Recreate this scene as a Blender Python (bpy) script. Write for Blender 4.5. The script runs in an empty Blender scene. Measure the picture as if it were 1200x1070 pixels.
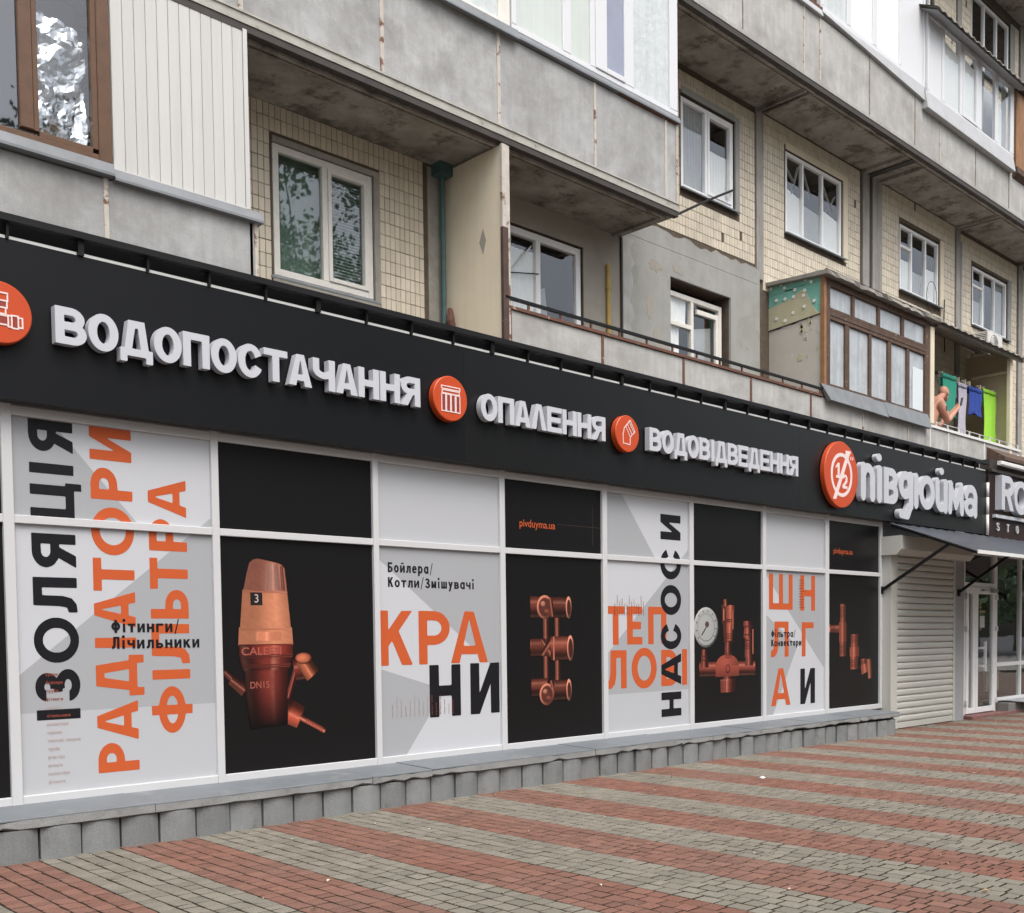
import bpy, bmesh, math, random
import numpy as np
from mathutils import Vector, Matrix
from mathutils.geometry import tessellate_polygon

random.seed(7)
scene = bpy.context.scene
COL = scene.collection

# ------------------------------------------------------------------ camera
cam_d = bpy.data.cameras.new('camera')
cam = bpy.data.objects.new('camera', cam_d)
COL.objects.link(cam)
cam_d.sensor_fit = 'HORIZONTAL'
cam_d.sensor_width = 36.0
cam_d.lens = 37.5
cam_d.shift_y = 265.0 / 1200.0
cam_d.clip_start = 0.1
cam_d.clip_end = 2000.0
CAM_LOC = Vector((0.0, -8.4, 1.561))
yaw, pitch, roll = 0.7642670, -0.0432389, -0.0121298
_f = Vector((math.sin(yaw) * math.cos(pitch), math.cos(yaw) * math.cos(pitch), math.sin(pitch)))
_r = Vector((math.cos(yaw), -math.sin(yaw), 0))
_u = _r.cross(_f)
_c, _s = math.cos(roll), math.sin(roll)
right = _r * _c + _u * _s
up = -_r * _s + _u * _c
M4 = Matrix((right, up, -_f)).transposed().to_4x4()
M4.translation = CAM_LOC
cam.matrix_world = M4
scene.camera = cam

# ------------------------------------------------------------------ sky and sun (overcast)
SUN_EL, SUN_AZ = math.radians(60), math.radians(196)      # azimuth from +Y towards +X
world = bpy.data.worlds.new('World')
scene.world = world
world.use_nodes = True
wn = world.node_tree
bg = wn.nodes['Background']
sky = wn.nodes.new('ShaderNodeTexSky')
sky.sky_type = 'NISHITA'
sky.sun_disc = False
sky.sun_elevation = SUN_EL
sky.sun_rotation = SUN_AZ
sky.air_density = 1.0
sky.dust_density = 6.0
sky.ozone_density = 1.0
hsv = wn.nodes.new('ShaderNodeHueSaturation')
hsv.inputs['Saturation'].default_value = 0.42
wn.links.new(sky.outputs[0], hsv.inputs['Color'])
wn.links.new(hsv.outputs[0], bg.inputs['Color'])
bg.inputs['Strength'].default_value = 0.15
sun_d = bpy.data.lights.new('sun', 'SUN')
sun_d.energy = 0.6
sun_d.angle = math.radians(40)
sun_d.color = (1.0, 0.98, 0.95)
sun = bpy.data.objects.new('sun', sun_d)
COL.objects.link(sun)
sd = Vector((math.sin(SUN_AZ) * math.cos(SUN_EL), math.cos(SUN_AZ) * math.cos(SUN_EL), math.sin(SUN_EL)))
sun.rotation_euler = sd.to_track_quat('Z', 'Y').to_euler()
sun.location = (0, -20, 30)
vs = scene.view_settings
vs.view_transform = 'Standard'
vs.look = 'None'
vs.gamma = 1.0
vs.use_curve_mapping = False
vs.exposure = 0.85

# ------------------------------------------------------------------ materials
MATS = {}

def mat(name, col, rough=0.6, metal=0.0, spec=0.5, noise=0.0, nscale=6.0, col2=None, bump=0.0, bscale=60.0,
        streak=0.0, streak_col=(0.1, 0.09, 0.08), island=0.0, grain=0.0, coat=0.0, chip=None, chip_amt=0.5, chip_scale=9.0,
        chip_soft=0.03, trans=0.0):
    """procedural principled material: base colour broken by noise, vertical streaks, per-piece variation and chips"""
    m = bpy.data.materials.new(name)
    m.use_nodes = True
    nt = m.node_tree
    L = nt.links.new
    b = nt.nodes['Principled BSDF']
    b.inputs['Roughness'].default_value = rough
    b.inputs['Metallic'].default_value = metal
    b.inputs['Specular IOR Level'].default_value = spec
    b.inputs['Coat Weight'].default_value = coat
    if trans:
        b.inputs['Transmission Weight'].default_value = trans
    tc = nt.nodes.new('ShaderNodeTexCoord')
    geo = nt.nodes.new('ShaderNodeNewGeometry')
    pos = geo.outputs['Position']
    rgb = nt.nodes.new('ShaderNodeRGB')
    rgb.outputs[0].default_value = (*col, 1)
    out = rgb.outputs[0]

    def mixc(a, bcol, fac, mode='MIX'):
        mx = nt.nodes.new('ShaderNodeMix')
        mx.data_type = 'RGBA'
        mx.blend_type = mode
        for sock, v in ((mx.inputs[0], fac), (mx.inputs[6], a), (mx.inputs[7], bcol)):
            if hasattr(v, 'is_output'):
                L(v, sock)
            elif isinstance(v, (int, float)):
                sock.default_value = v
            else:
                sock.default_value = (*v, 1)
        return mx.outputs[2]

    def noise_tex(scale, detail=6, rough_=0.6, vec=None):
        n = nt.nodes.new('ShaderNodeTexNoise')
        n.inputs['Scale'].default_value = scale
        n.inputs['Detail'].default_value = detail
        n.inputs['Roughness'].default_value = rough_
        L(vec if vec is not None else pos, n.inputs['Vector'])
        return n.outputs['Fac']

    def ramp(fac, lo, hi):
        mr = nt.nodes.new('ShaderNodeMapRange')
        mr.inputs[1].default_value = lo
        mr.inputs[2].default_value = hi
        L(fac, mr.inputs[0])
        return mr.outputs[0]

    if noise:
        c2 = col2 if col2 else tuple(c * 0.6 for c in col)
        f = ramp(noise_tex(nscale), 0.35, 0.68)
        mul = nt.nodes.new('ShaderNodeMath')
        mul.operation = 'MULTIPLY'
        L(f, mul.inputs[0])
        mul.inputs[1].default_value = noise
        out = mixc(out, c2, mul.outputs[0])
    if streak:
        mp = nt.nodes.new('ShaderNodeMapping')
        mp.inputs['Scale'].default_value = (9.0, 9.0, 0.55)
        L(pos, mp.inputs[0])
        f = ramp(noise_tex(1.4, 5, 0.65, mp.outputs[0]), 0.45, 0.8)
        mul = nt.nodes.new('ShaderNodeMath')
        mul.operation = 'MULTIPLY'
        L(f, mul.inputs[0])
        mul.inputs[1].default_value = streak
        out = mixc(out, streak_col, mul.outputs[0])
    if grain:
        f = noise_tex(140.0, 2, 0.5)
        mr = nt.nodes.new('ShaderNodeMapRange')
        mr.inputs[1].default_value = 0.25
        mr.inputs[2].default_value = 0.75
        mr.inputs[3].default_value = 1.0 - grain
        mr.inputs[4].default_value = 1.0 + grain
        L(f, mr.inputs[0])
        cm = nt.nodes.new('ShaderNodeCombineColor')
        for i in range(3):
            L(mr.outputs[0], cm.inputs[i])
        out = mixc(out, cm.outputs[0], 1.0, 'MULTIPLY')
    if island:
        oi = nt.nodes.new('ShaderNodeObjectInfo')
        ad = nt.nodes.new('ShaderNodeMath')
        ad.operation = 'ADD'
        L(oi.outputs['Random'], ad.inputs[0])
        L(geo.outputs['Random Per Island'], ad.inputs[1])
        fr = nt.nodes.new('ShaderNodeMath')
        fr.operation = 'FRACT'
        L(ad.outputs[0], fr.inputs[0])
        mr = nt.nodes.new('ShaderNodeMapRange')
        mr.inputs[3].default_value = 1.0 - island
        mr.inputs[4].default_value = 1.0 + island
        L(fr.outputs[0], mr.inputs[0])
        cm = nt.nodes.new('ShaderNodeCombineColor')
        for i in range(3):
            L(mr.outputs[0], cm.inputs[i])
        out = mixc(out, cm.outputs[0], 1.0, 'MULTIPLY')
    if chip is not None:
        f = ramp(noise_tex(chip_scale, 8, 0.7), 1.0 - chip_amt - chip_soft, 1.0 - chip_amt + chip_soft)
        out = mixc(out, chip, f)
    L(out, b.inputs['Base Color'])
    if bump:
        bp = nt.nodes.new('ShaderNodeBump')
        bp.inputs['Strength'].default_value = bump
        bp.inputs['Distance'].default_value = 0.01
        L(noise_tex(bscale, 8, 0.65), bp.inputs['Height'])
        L(bp.outputs[0], b.inputs['Normal'])
    MATS[name] = m
    return m

def glass_mat(name, tint, refl=0.12, dark=0.5):
    m = bpy.data.materials.new(name)
    m.use_nodes = True
    nt = m.node_tree
    L = nt.links.new
    for n in list(nt.nodes):
        if n.type == 'BSDF_PRINCIPLED':
            nt.nodes.remove(n)
    outn = nt.nodes['Material Output']
    tr = nt.nodes.new('ShaderNodeBsdfTransparent')
    tr.inputs[0].default_value = (*tint, 1)
    gl = nt.nodes.new('ShaderNodeBsdfGlossy')
    gl.inputs['Roughness'].default_value = 0.015
    gl.inputs['Color'].default_value = (0.95, 0.97, 1, 1)
    nz = nt.nodes.new('ShaderNodeTexNoise')
    nz.inputs['Scale'].default_value = 2.2
    nz.inputs['Detail'].default_value = 1
    g = nt.nodes.new('ShaderNodeNewGeometry')
    L(g.outputs['Position'], nz.inputs['Vector'])
    bp = nt.nodes.new('ShaderNodeBump')
    bp.inputs['Strength'].default_value = 0.06
    bp.inputs['Distance'].default_value = 0.02
    L(nz.outputs['Fac'], bp.inputs['Height'])
    L(bp.outputs[0], gl.inputs['Normal'])
    fr = nt.nodes.new('ShaderNodeFresnel')
    fr.inputs[0].default_value = 1.52
    ad = nt.nodes.new('ShaderNodeMath')
    ad.operation = 'ADD'
    ad.use_clamp = True
    L(fr.outputs[0], ad.inputs[0])
    ad.inputs[1].default_value = refl
    inv = nt.nodes.new('ShaderNodeMath')
    inv.operation = 'SUBTRACT'
    inv.inputs[0].default_value = 1.0
    L(g.outputs['Backfacing'], inv.inputs[1])
    ml = nt.nodes.new('ShaderNodeMath')
    ml.operation = 'MULTIPLY'
    L(ad.outputs[0], ml.inputs[0])
    L(inv.outputs[0], ml.inputs[1])
    mx = nt.nodes.new('ShaderNodeMixShader')
    L(ml.outputs[0], mx.inputs[0])
    L(tr.outputs[0], mx.inputs[1])
    L(gl.outputs[0], mx.inputs[2])
    L(mx.outputs[0], outn.inputs[0])
    MATS[name] = m
    return m

def attr_mat(name, rough=0.4, spec=0.35):
    m = bpy.data.materials.new(name)
    m.use_nodes = True
    nt = m.node_tree
    b = nt.nodes['Principled BSDF']
    b.inputs['Roughness'].default_value = rough
    b.inputs['Specular IOR Level'].default_value = spec
    a = nt.nodes.new('ShaderNodeAttribute')
    a.attribute_name = 'Print'
    nt.links.new(a.outputs['Color'], b.inputs['Base Color'])
    MATS[name] = m
    return m

mat('paver_red', (0.185, 0.092, 0.069), 0.92, spec=0.15, noise=0.7, nscale=0.9, col2=(0.170, 0.106, 0.084), island=0.14, grain=0.36, bump=0.5, bscale=110, chip=(0.115, 0.074, 0.06), chip_amt=0.33, chip_scale=2.6, chip_soft=.08)
mat('paver_grey', (0.196, 0.182, 0.150), 0.92, spec=0.15, noise=0.7, nscale=0.9, col2=(0.166, 0.150, 0.124), island=0.13, grain=0.36, bump=0.5, bscale=110, chip=(0.125, 0.114, 0.092), chip_amt=0.33, chip_scale=2.6, chip_soft=.08)
mat('joint_dirt', (0.016, 0.013, 0.010), 0.95, spec=0.05, noise=0.7, nscale=7, col2=(0.040, 0.034, 0.022), bump=0.5)
mat('asphalt', (0.055, 0.055, 0.056), 0.9, noise=0.5, nscale=2, bump=0.4, bscale=120)
mat('plinth_block', (0.225, 0.235, 0.237), 0.9, spec=0.2, noise=0.7, nscale=5, col2=(0.17, 0.178, 0.178), island=0.14, grain=0.2, bump=0.5, bscale=80, streak=0.3, streak_col=(0.13, 0.125, 0.11), chip=(0.14, 0.137, 0.125), chip_amt=0.34, chip_scale=5, chip_soft=.08)
mat('cap_edge', (0.27, 0.275, 0.27), 0.9, noise=0.7, nscale=4, col2=(0.20, 0.203, 0.20), grain=0.2, bump=0.5, bscale=70, chip=(0.16, 0.155, 0.145), chip_amt=0.35, chip_scale=6, chip_soft=.08)  # same stone as the cap top, given a paler front colour
mat('cap_tile', (0.165, 0.183, 0.20), 0.6, spec=0.35, noise=0.8, nscale=2.2, col2=(0.125, 0.135, 0.143), grain=0.14, bump=0.25, bscale=70, chip=(0.225, 0.235, 0.24), chip_amt=0.38, chip_scale=2.2, chip_soft=.08)  # cap top: dust and wet reflection both put into the colour
mat('concrete', (0.44, 0.445, 0.445), 0.85, spec=0.25, noise=0.8, nscale=3.5, col2=(0.33, 0.333, 0.33), grain=0.20, bump=0.4, bscale=60, streak=0.55, streak_col=(0.27, 0.265, 0.25), island=0.09, chip=(0.255, 0.254, 0.246), chip_amt=0.45, chip_scale=1.7, chip_soft=.12)
mat('concrete_pale', (0.48, 0.48, 0.465), 0.85, spec=0.25, noise=0.8, nscale=3.5, col2=(0.37, 0.366, 0.35), grain=0.18, bump=0.35, bscale=60, streak=0.6, streak_col=(0.30, 0.29, 0.27), island=0.08, chip=(0.30, 0.29, 0.27), chip_amt=0.44, chip_scale=1.7, chip_soft=.12)
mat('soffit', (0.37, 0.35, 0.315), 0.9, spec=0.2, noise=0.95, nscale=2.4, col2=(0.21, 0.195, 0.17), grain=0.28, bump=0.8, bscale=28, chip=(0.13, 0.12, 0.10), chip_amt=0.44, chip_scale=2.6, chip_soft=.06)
mat('slab_edge', (0.425, 0.416, 0.374), 0.75, noise=0.6, nscale=7, col2=(0.281, 0.281, 0.246), chip=(0.102, 0.064, 0.043), chip_amt=0.36, chip_scale=7, bump=0.3)
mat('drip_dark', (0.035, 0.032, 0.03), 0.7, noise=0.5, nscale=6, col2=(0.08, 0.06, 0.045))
mat('tile_cream', (0.63, 0.565, 0.455), 0.5, spec=0.35, noise=0.45, nscale=1.6, col2=(0.52, 0.455, 0.35), island=0.09, grain=0.07)
mat('grout', (0.085, 0.062, 0.045), 0.95, noise=0.6, nscale=12, col2=(0.14, 0.11, 0.08))
mat('render_grey', (0.357, 0.357, 0.340), 0.9, spec=0.2, noise=0.8, nscale=2.0, col2=(0.281, 0.281, 0.259), grain=0.12, bump=0.4, bscale=45, chip=(0.293, 0.293, 0.272), chip_amt=0.42, chip_scale=1.8, streak=0.3, streak_col=(0.255, 0.251, 0.230))
mat('render_dark', (0.37, 0.345, 0.30), 0.9, spec=0.2, noise=0.7, nscale=2.2, col2=(0.29, 0.265, 0.225), grain=0.12, bump=0.4, bscale=45)
mat('reveal', (0.33, 0.315, 0.275), 0.9, noise=0.6, nscale=9, col2=(0.21, 0.19, 0.16), bump=0.4)
mat('cream_paint', (0.74, 0.66, 0.51), 0.75, noise=0.45, nscale=2.2, col2=(0.62, 0.55, 0.42), bump=0.2, streak=0.25, streak_col=(0.46, 0.40, 0.31), chip=(0.36, 0.31, 0.25), chip_amt=0.28, chip_scale=3.5)
mat('beige_panel', (0.52, 0.43, 0.30), 0.8, noise=0.5, nscale=4, col2=(0.42, 0.34, 0.23), bump=0.2)
mat('pvc_brightened', (0.86, 0.87, 0.88), 0.35, noise=0.12, nscale=3, col2=(0.78, 0.78, 0.77))  # white PVC in a lighter copy, offsets the shade on these frames
mat('pvc_white', (0.66, 0.67, 0.69), 0.35, noise=0.12, nscale=3, col2=(0.60, 0.60, 0.59))
mat('old_white_paint', (0.74, 0.72, 0.67), 0.6, noise=0.5, nscale=8, col2=(0.60, 0.575, 0.52), chip=(0.25, 0.21, 0.17), chip_amt=0.31, chip_scale=11, bump=0.3)
mat('brown_wood', (0.115, 0.055, 0.024), 0.5, noise=0.6, nscale=10, col2=(0.07, 0.033, 0.016), bump=0.2)
mat('old_brown_wood', (0.105, 0.062, 0.042), 0.8, noise=0.8, nscale=9, col2=(0.06, 0.036, 0.026), bump=0.4, chip=(0.30, 0.245, 0.195), chip_amt=0.36, chip_scale=10)
mat('orange_wood', (0.30, 0.15, 0.06), 0.6, noise=0.7, nscale=7, col2=(0.20, 0.09, 0.04), bump=0.2)
mat('rust', (0.15, 0.065, 0.04), 0.85, noise=0.8, nscale=14, col2=(0.09, 0.045, 0.035), chip=(0.50, 0.40, 0.33), chip_amt=0.37, chip_scale=7, bump=0.5)
mat('edge_brown', (0.085, 0.05, 0.04), 0.85, noise=0.8, nscale=8, col2=(0.05, 0.033, 0.028), chip=(0.36, 0.31, 0.25), chip_amt=0.33, chip_scale=9, bump=0.4)
mat('joint_strip', (0.52, 0.48, 0.43), 0.8, noise=0.5, nscale=9, col2=(0.36, 0.32, 0.28), chip=(0.16, 0.075, 0.04), chip_amt=0.43, chip_scale=6)
mat('joint_thin', (0.23, 0.19, 0.16), 0.85, noise=0.8, nscale=8, col2=(0.42, 0.39, 0.35))
mat('flashing', (0.20, 0.215, 0.23), 0.6, noise=0.6, nscale=4, col2=(0.13, 0.138, 0.14), bump=0.1, bscale=12)
mat('flashing_white', (0.46, 0.47, 0.48), 0.5, noise=0.3, nscale=4)
mat('siding', (0.541, 0.541, 0.525), 0.45, noise=0.25, nscale=1.5, col2=(0.476, 0.476, 0.455), streak=0.3, streak_col=(0.385, 0.361, 0.303), island=0.04)
mat('siding_gap', (0.30, 0.29, 0.27), 0.6)
mat('foil', (0.56, 0.57, 0.59), 0.20, metal=1.0)
mat('gap_black', (0.004, 0.004, 0.004), 0.9, spec=0.05)
mat('black_metal', (0.008, 0.008, 0.009), 0.5, spec=0.25)
mat('sign_black', (0.0062, 0.0068, 0.0082), 0.36, spec=0.26, noise=0.5, nscale=0.7, col2=(0.008, 0.0085, 0.0095), bump=0.03, bscale=1.2)
mat('sign_black_b', (0.0080, 0.0084, 0.0090), 0.35, spec=0.26, noise=0.5, nscale=0.7, col2=(0.009, 0.0093, 0.0095), bump=0.03, bscale=1.2)
mat('sign_white', (0.50, 0.515, 0.55), 0.35, spec=0.4)
mat('sign_orange', (0.50, 0.064, 0.015), 0.4, spec=0.4)
mat('icon_white', (0.75, 0.62, 0.60), 0.5)
mat('icon_red', (0.26, 0.035, 0.02), 0.5)
mat('strip_white', (0.70, 0.70, 0.68), 0.5)
mat('alu_frame', (0.545, 0.55, 0.56), 0.4, noise=0.15, nscale=2, col2=(0.50, 0.50, 0.49))
mat('film_light', (0.50, 0.513, 0.54), 0.36, spec=0.35)
mat('film_mid', (0.345, 0.355, 0.372), 0.36, spec=0.35)
mat('film_pale', (0.44, 0.452, 0.473), 0.36, spec=0.35)
mat('film_black', (0.0078, 0.0074, 0.0078), 0.34, spec=0.24)
mat('print_black', (0.008, 0.008, 0.011), 0.45, spec=0.25)
mat('print_orange', (0.50, 0.095, 0.028), 0.45, spec=0.25)
mat('print_tiny', (0.42, 0.33, 0.32), 0.5)
mat('print_faint', (0.055, 0.03, 0.026), 0.5)
mat('print_emboss', (0.33, 0.085, 0.06), 0.5)
mat('print_tiny_red', (0.24, 0.05, 0.03), 0.5)
attr_mat('print_picture')
mat('shutter', (0.50, 0.50, 0.46), 0.45, spec=0.4, noise=0.2, nscale=2, col2=(0.45, 0.45, 0.41))
mat('grey_wall', (0.33, 0.335, 0.345), 0.8, noise=0.3, nscale=3, bump=0.1)
mat('awning_sheet', (0.06, 0.066, 0.078), 0.4, spec=0.5, noise=0.6, nscale=5, col2=(0.035, 0.038, 0.045), bump=0.2, bscale=18)
mat('brown_sign', (0.026, 0.0135, 0.010), 0.5, spec=0.2, noise=0.3, nscale=2)
mat('pink_stone', (0.25, 0.12, 0.11), 0.7, noise=0.5, nscale=5, grain=0.2)
mat('stone_grey', (0.22, 0.215, 0.20), 0.8, noise=0.6, nscale=4, bump=0.2)
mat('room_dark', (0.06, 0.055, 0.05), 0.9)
mat('shop_dark', (0.13, 0.15, 0.125), 0.9)
mat('curtain', (0.90, 0.90, 0.88), 0.9, noise=0.25, nscale=6, col2=(0.78, 0.78, 0.76))
mat('reflection_lift_green', (0.30, 0.36, 0.335), 0.9, noise=0.3, nscale=5)
mat('curtain_grey', (0.42, 0.43, 0.44), 0.9, noise=0.3, nscale=6)
mat('frosted', (0.58, 0.63, 0.60), 0.45, noise=0.5, nscale=2.5, col2=(0.51, 0.545, 0.53), streak=0.3, streak_col=(0.44, 0.465, 0.455))
mat('frosted_crinkle', (0.62, 0.65, 0.65), 0.3, noise=0.6, nscale=10, col2=(0.46, 0.52, 0.53), bump=1.0, bscale=14, streak=0.6, streak_col=(0.36, 0.40, 0.41))
mat('sky_glare_white', (0.86, 0.86, 0.82), 0.3, spec=0.5, noise=0.3, nscale=2.0, col2=(0.78, 0.79, 0.77))  # opaque white, bright sky reflection put into the colour
mat('paving_far', (0.24, 0.225, 0.20), 0.9, noise=0.5, nscale=1.5, col2=(0.20, 0.19, 0.17), bump=0.3)
mat('frosted_blue', (0.30, 0.33, 0.42), 0.25, noise=0.3, nscale=3)
mat('dirty_pane', (0.46, 0.50, 0.53), 0.15, spec=0.6, noise=0.8, nscale=4, col2=(0.33, 0.355, 0.37), streak=0.7, streak_col=(0.25, 0.255, 0.25))
mat('pane_white_sheet', (0.66, 0.71, 0.74), 0.5)
mat('teal_foam', (0.196, 0.460, 0.380), 0.85, noise=0.5, nscale=5, col2=(0.149, 0.356, 0.299), bump=0.2)
mat('olive_render', (0.42, 0.41, 0.26), 0.9, noise=0.85, nscale=5, col2=(0.50, 0.45, 0.33), bump=0.6, bscale=30)
mat('taupe_render', (0.50, 0.475, 0.425), 0.9, noise=0.6, nscale=3, col2=(0.42, 0.395, 0.34), bump=0.3, chip=(0.55, 0.53, 0.43), chip_amt=0.36, chip_scale=6)
mat('dowel_white', (0.72, 0.74, 0.70), 0.6)
mat('roof_sheet', (0.27, 0.26, 0.235), 0.85, noise=0.7, nscale=5, col2=(0.17, 0.155, 0.13), bump=0.3)
mat('pipe_green', (0.06, 0.135, 0.128), 0.6, noise=0.6, nscale=6, col2=(0.035, 0.06, 0.065))
mat('pipe_yellow', (0.50, 0.33, 0.06), 0.5, noise=0.4, nscale=12, col2=(0.33, 0.2, 0.05))
mat('seam_grey', (0.36, 0.345, 0.32), 0.9, noise=0.7, nscale=3, col2=(0.24, 0.225, 0.21), streak=0.7, streak_col=(0.15, 0.13, 0.115), bump=0.3)
mat('skin', (0.52, 0.27, 0.19), 0.55, spec=0.3, noise=0.5, nscale=11, col2=(0.43, 0.20, 0.14))
mat('ink', (0.10, 0.09, 0.11), 0.6)
mat('phone_black', (0.01, 0.01, 0.012), 0.2)
mat('cloth_teal', (0.035, 0.33, 0.23), 0.9, noise=0.35, nscale=12, col2=(0.025, 0.25, 0.18))
mat('cloth_lavender', (0.50, 0.47, 0.55), 0.9, noise=0.5, nscale=20, col2=(0.36, 0.34, 0.42))
mat('cloth_blue', (0.03, 0.075, 0.37), 0.9, noise=0.4, nscale=9, col2=(0.02, 0.05, 0.26))
mat('cloth_lime', (0.34, 0.70, 0.055), 0.9, noise=0.25, nscale=9, col2=(0.27, 0.58, 0.05))
mat('cloth_dark', (0.012, 0.013, 0.016), 0.9)
mat('ac_white', (0.68, 0.67, 0.63), 0.5, noise=0.2, nscale=3)
mat('leaf_litter', (0.30, 0.22, 0.11), 0.9, island=0.6)
mat('petal', (0.46, 0.40, 0.30), 0.9, island=0.3)
mat('paper', (0.55, 0.56, 0.55), 0.8)
mat('foliage', (0.095, 0.15, 0.060), 0.6, island=0.5, noise=0.3, nscale=0.6, col2=(0.12, 0.165, 0.07))
mat('bark', (0.09, 0.07, 0.055), 0.9)
mat('cable', (0.02, 0.02, 0.02), 0.6)
mat('cable_grey', (0.45, 0.44, 0.42), 0.6)
glass_mat('glass', (0.95, 0.96, 0.96), 0.08)
glass_mat('glass_dark', (0.5, 0.52, 0.55), 0.12)
glass_mat('glass_old', (0.80, 0.86, 0.83), 0.10)
glass_mat('glass_shop', (0.78, 0.84, 0.80), 0.20)

# ------------------------------------------------------------------ mesh helpers
def link(o):
    COL.objects.link(o)
    return o

def tag(o, label=None, cat=None, group=None, kind=None):
    if label: o['label'] = label
    if cat: o['category'] = cat
    if group: o['group'] = group
    if kind: o['kind'] = kind
    return o

def thing(name, loc, label, cat, group=None):
    o = bpy.data.objects.new(name, None)
    o.empty_display_size = 0.2
    o.location = loc
    link(o)
    return tag(o, label, cat, group)

def origin_of(parent):
    r = parent
    while r is not None and r.parent is not None:
        r = r.parent
    return Vector(r.location) if r is not None else Vector((0, 0, 0))

class MB:
    def __init__(self):
        self.v, self.f, self.mi = [], [], []

    def add(self, verts, faces, mi=0):
        n = len(self.v)
        self.v += [tuple(p) for p in verts]
        self.f += [tuple(i + n for i in f) for f in faces]
        self.mi += [mi] * len(faces)
        return self

    def box(self, x0, x1, y0, y1, z0, z1, mi=0):
        v = [(x, y, z) for z in (z0, z1) for y in (y0, y1) for x in (x0, x1)]
        f = [(0, 2, 3, 1), (4, 5, 7, 6), (0, 1, 5, 4), (2, 6, 7, 3), (0, 4, 6, 2), (1, 3, 7, 5)]
        return self.add(v, f, mi)

    def cbox(self, x0, x1, y0, y1, z0, z1, c=0.006, mi=0):
        """box whose front (-y) face has a chamfered edge"""
        v = [(x0, y1, z0), (x1, y1, z0), (x1, y1, z1), (x0, y1, z1),
             (x0, y0 + c, z0), (x1, y0 + c, z0), (x1, y0 + c, z1), (x0, y0 + c, z1),
             (x0 + c, y0, z0 + c), (x1 - c, y0, z0 + c), (x1 - c, y0, z1 - c), (x0 + c, y0, z1 - c)]
        f = [(0, 3, 2, 1), (8, 9, 10, 11)]
        for i in range(4):
            j = (i + 1) % 4
            f += [(i, j, 4 + j, 4 + i), (4 + i, 4 + j, 8 + j, 8 + i)]
        return self.add(v, f, mi)

    def prism(self, poly, y0, y1, mi=0):
        """polygon in x,z extruded from y0 (front) to y1"""
        n = len(poly)
        v = [(x, y0, z) for x, z in poly] + [(x, y1, z) for x, z in poly]
        f = [tuple(range(n)), tuple(range(2 * n - 1, n - 1, -1))]
        f += [((i + 1) % n, i, n + i, n + (i + 1) % n) for i in range(n)]
        return self.add(v, f, mi)

    def xprism(self, poly, x0, x1, mi=0):
        """polygon in y,z extruded along x"""
        n = len(poly)
        v = [(x0, y, z) for y, z in poly] + [(x1, y, z) for y, z in poly]
        f = [tuple(range(n)), tuple(range(2 * n - 1, n - 1, -1))]
        f += [((i + 1) % n, i, n + i, n + (i + 1) % n) for i in range(n)]
        return self.add(v, f, mi)

    def zprism(self, poly, z0, z1, mi=0):
        n = len(poly)
        v = [(x, y, z0) for x, y in poly] + [(x, y, z1) for x, y in poly]
        f = [tuple(range(n - 1, -1, -1)), tuple(range(n, 2 * n))]
        f += [(i, (i + 1) % n, n + (i + 1) % n, n + i) for i in range(n)]
        return self.add(v, f, mi)

    def tube(self, pts, r, n=8, mi=0):
        pts = [Vector(p) for p in pts]
        rings = []
        for i, p in enumerate(pts):
            a = pts[max(i - 1, 0)]
            b = pts[min(i + 1, len(pts) - 1)]
            d = (b - a).normalized()
            ref = Vector((0, 0, 1)) if abs(d.z) < 0.9 else Vector((1, 0, 0))
            u = d.cross(ref).normalized()
            w = d.cross(u)
            rr = r[i] if isinstance(r, (list, tuple)) else r
            rings.append([p + u * rr * math.cos(2 * math.pi * k / n) + w * rr * math.sin(2 * math.pi * k / n) for k in range(n)])
        v = [q for ring in rings for q in ring]
        f = []
        for i in range(len(pts) - 1):
            for k in range(n):
                k2 = (k + 1) % n
                f.append((i * n + k, i * n + k2, (i + 1) * n + k2, (i + 1) * n + k))
        f.append(tuple(range(n - 1, -1, -1)))
        f.append(tuple((len(pts) - 1) * n + k for k in range(n)))
        return self.add(v, f, mi)

    def bar(self, a, b, w, h, mi=0):
        a, b = Vector(a), Vector(b)
        d = (b - a).normalized()
        ref = Vector((0, 0, 1)) if abs(d.z) < 0.95 else Vector((0, 1, 0))
        u = d.cross(ref).normalized() * w / 2
        t = d.cross(u).normalized() * h / 2
        v = [p + su * u + st * t for p in (a, b) for su, st in ((-1, -1), (1, -1), (1, 1), (-1, 1))]
        f = [(0, 1, 2, 3), (7, 6, 5, 4)] + [(i, 4 + i, 4 + (i + 1) % 4, (i + 1) % 4) for i in range(4)]
        return self.add(v, f, mi)

    def build(self, name, mats, parent=None, smooth=False, fix=True):
        me = bpy.data.meshes.new(name)
        org = origin_of(parent)
        vv = [(p[0] - org.x, p[1] - org.y, p[2] - org.z) for p in self.v]
        me.from_pydata(vv, [], self.f)
        if not isinstance(mats, (list, tuple)):
            mats = [mats]
        for m in mats:
            me.materials.append(MATS[m])
        me.polygons.foreach_set('material_index', self.mi)
        if fix:
            bm = bmesh.new()
            bm.from_mesh(me)
            bmesh.ops.recalc_face_normals(bm, faces=bm.faces)
            bm.to_mesh(me)
            bm.free()
        if smooth:
            me.polygons.foreach_set('use_smooth', [True] * len(me.polygons))
        me.update()
        o = bpy.data.objects.new(name, me)
        link(o)
        if parent is not None:
            o.parent = parent
        return o

def box(name, m, parent, *a, c=0.0):
    mb = MB()
    if c:
        mb.cbox(*a, c=c)
    else:
        mb.box(*a)
    return mb.build(name, m, parent)

def instance(src, parent, loc, rz=0.0, name=None):
    o = src.copy()
    if name: o.name = name
    link(o)
    o.parent = parent
    o.location = loc
    o.rotation_euler = (0, 0, rz)
    return o

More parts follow.
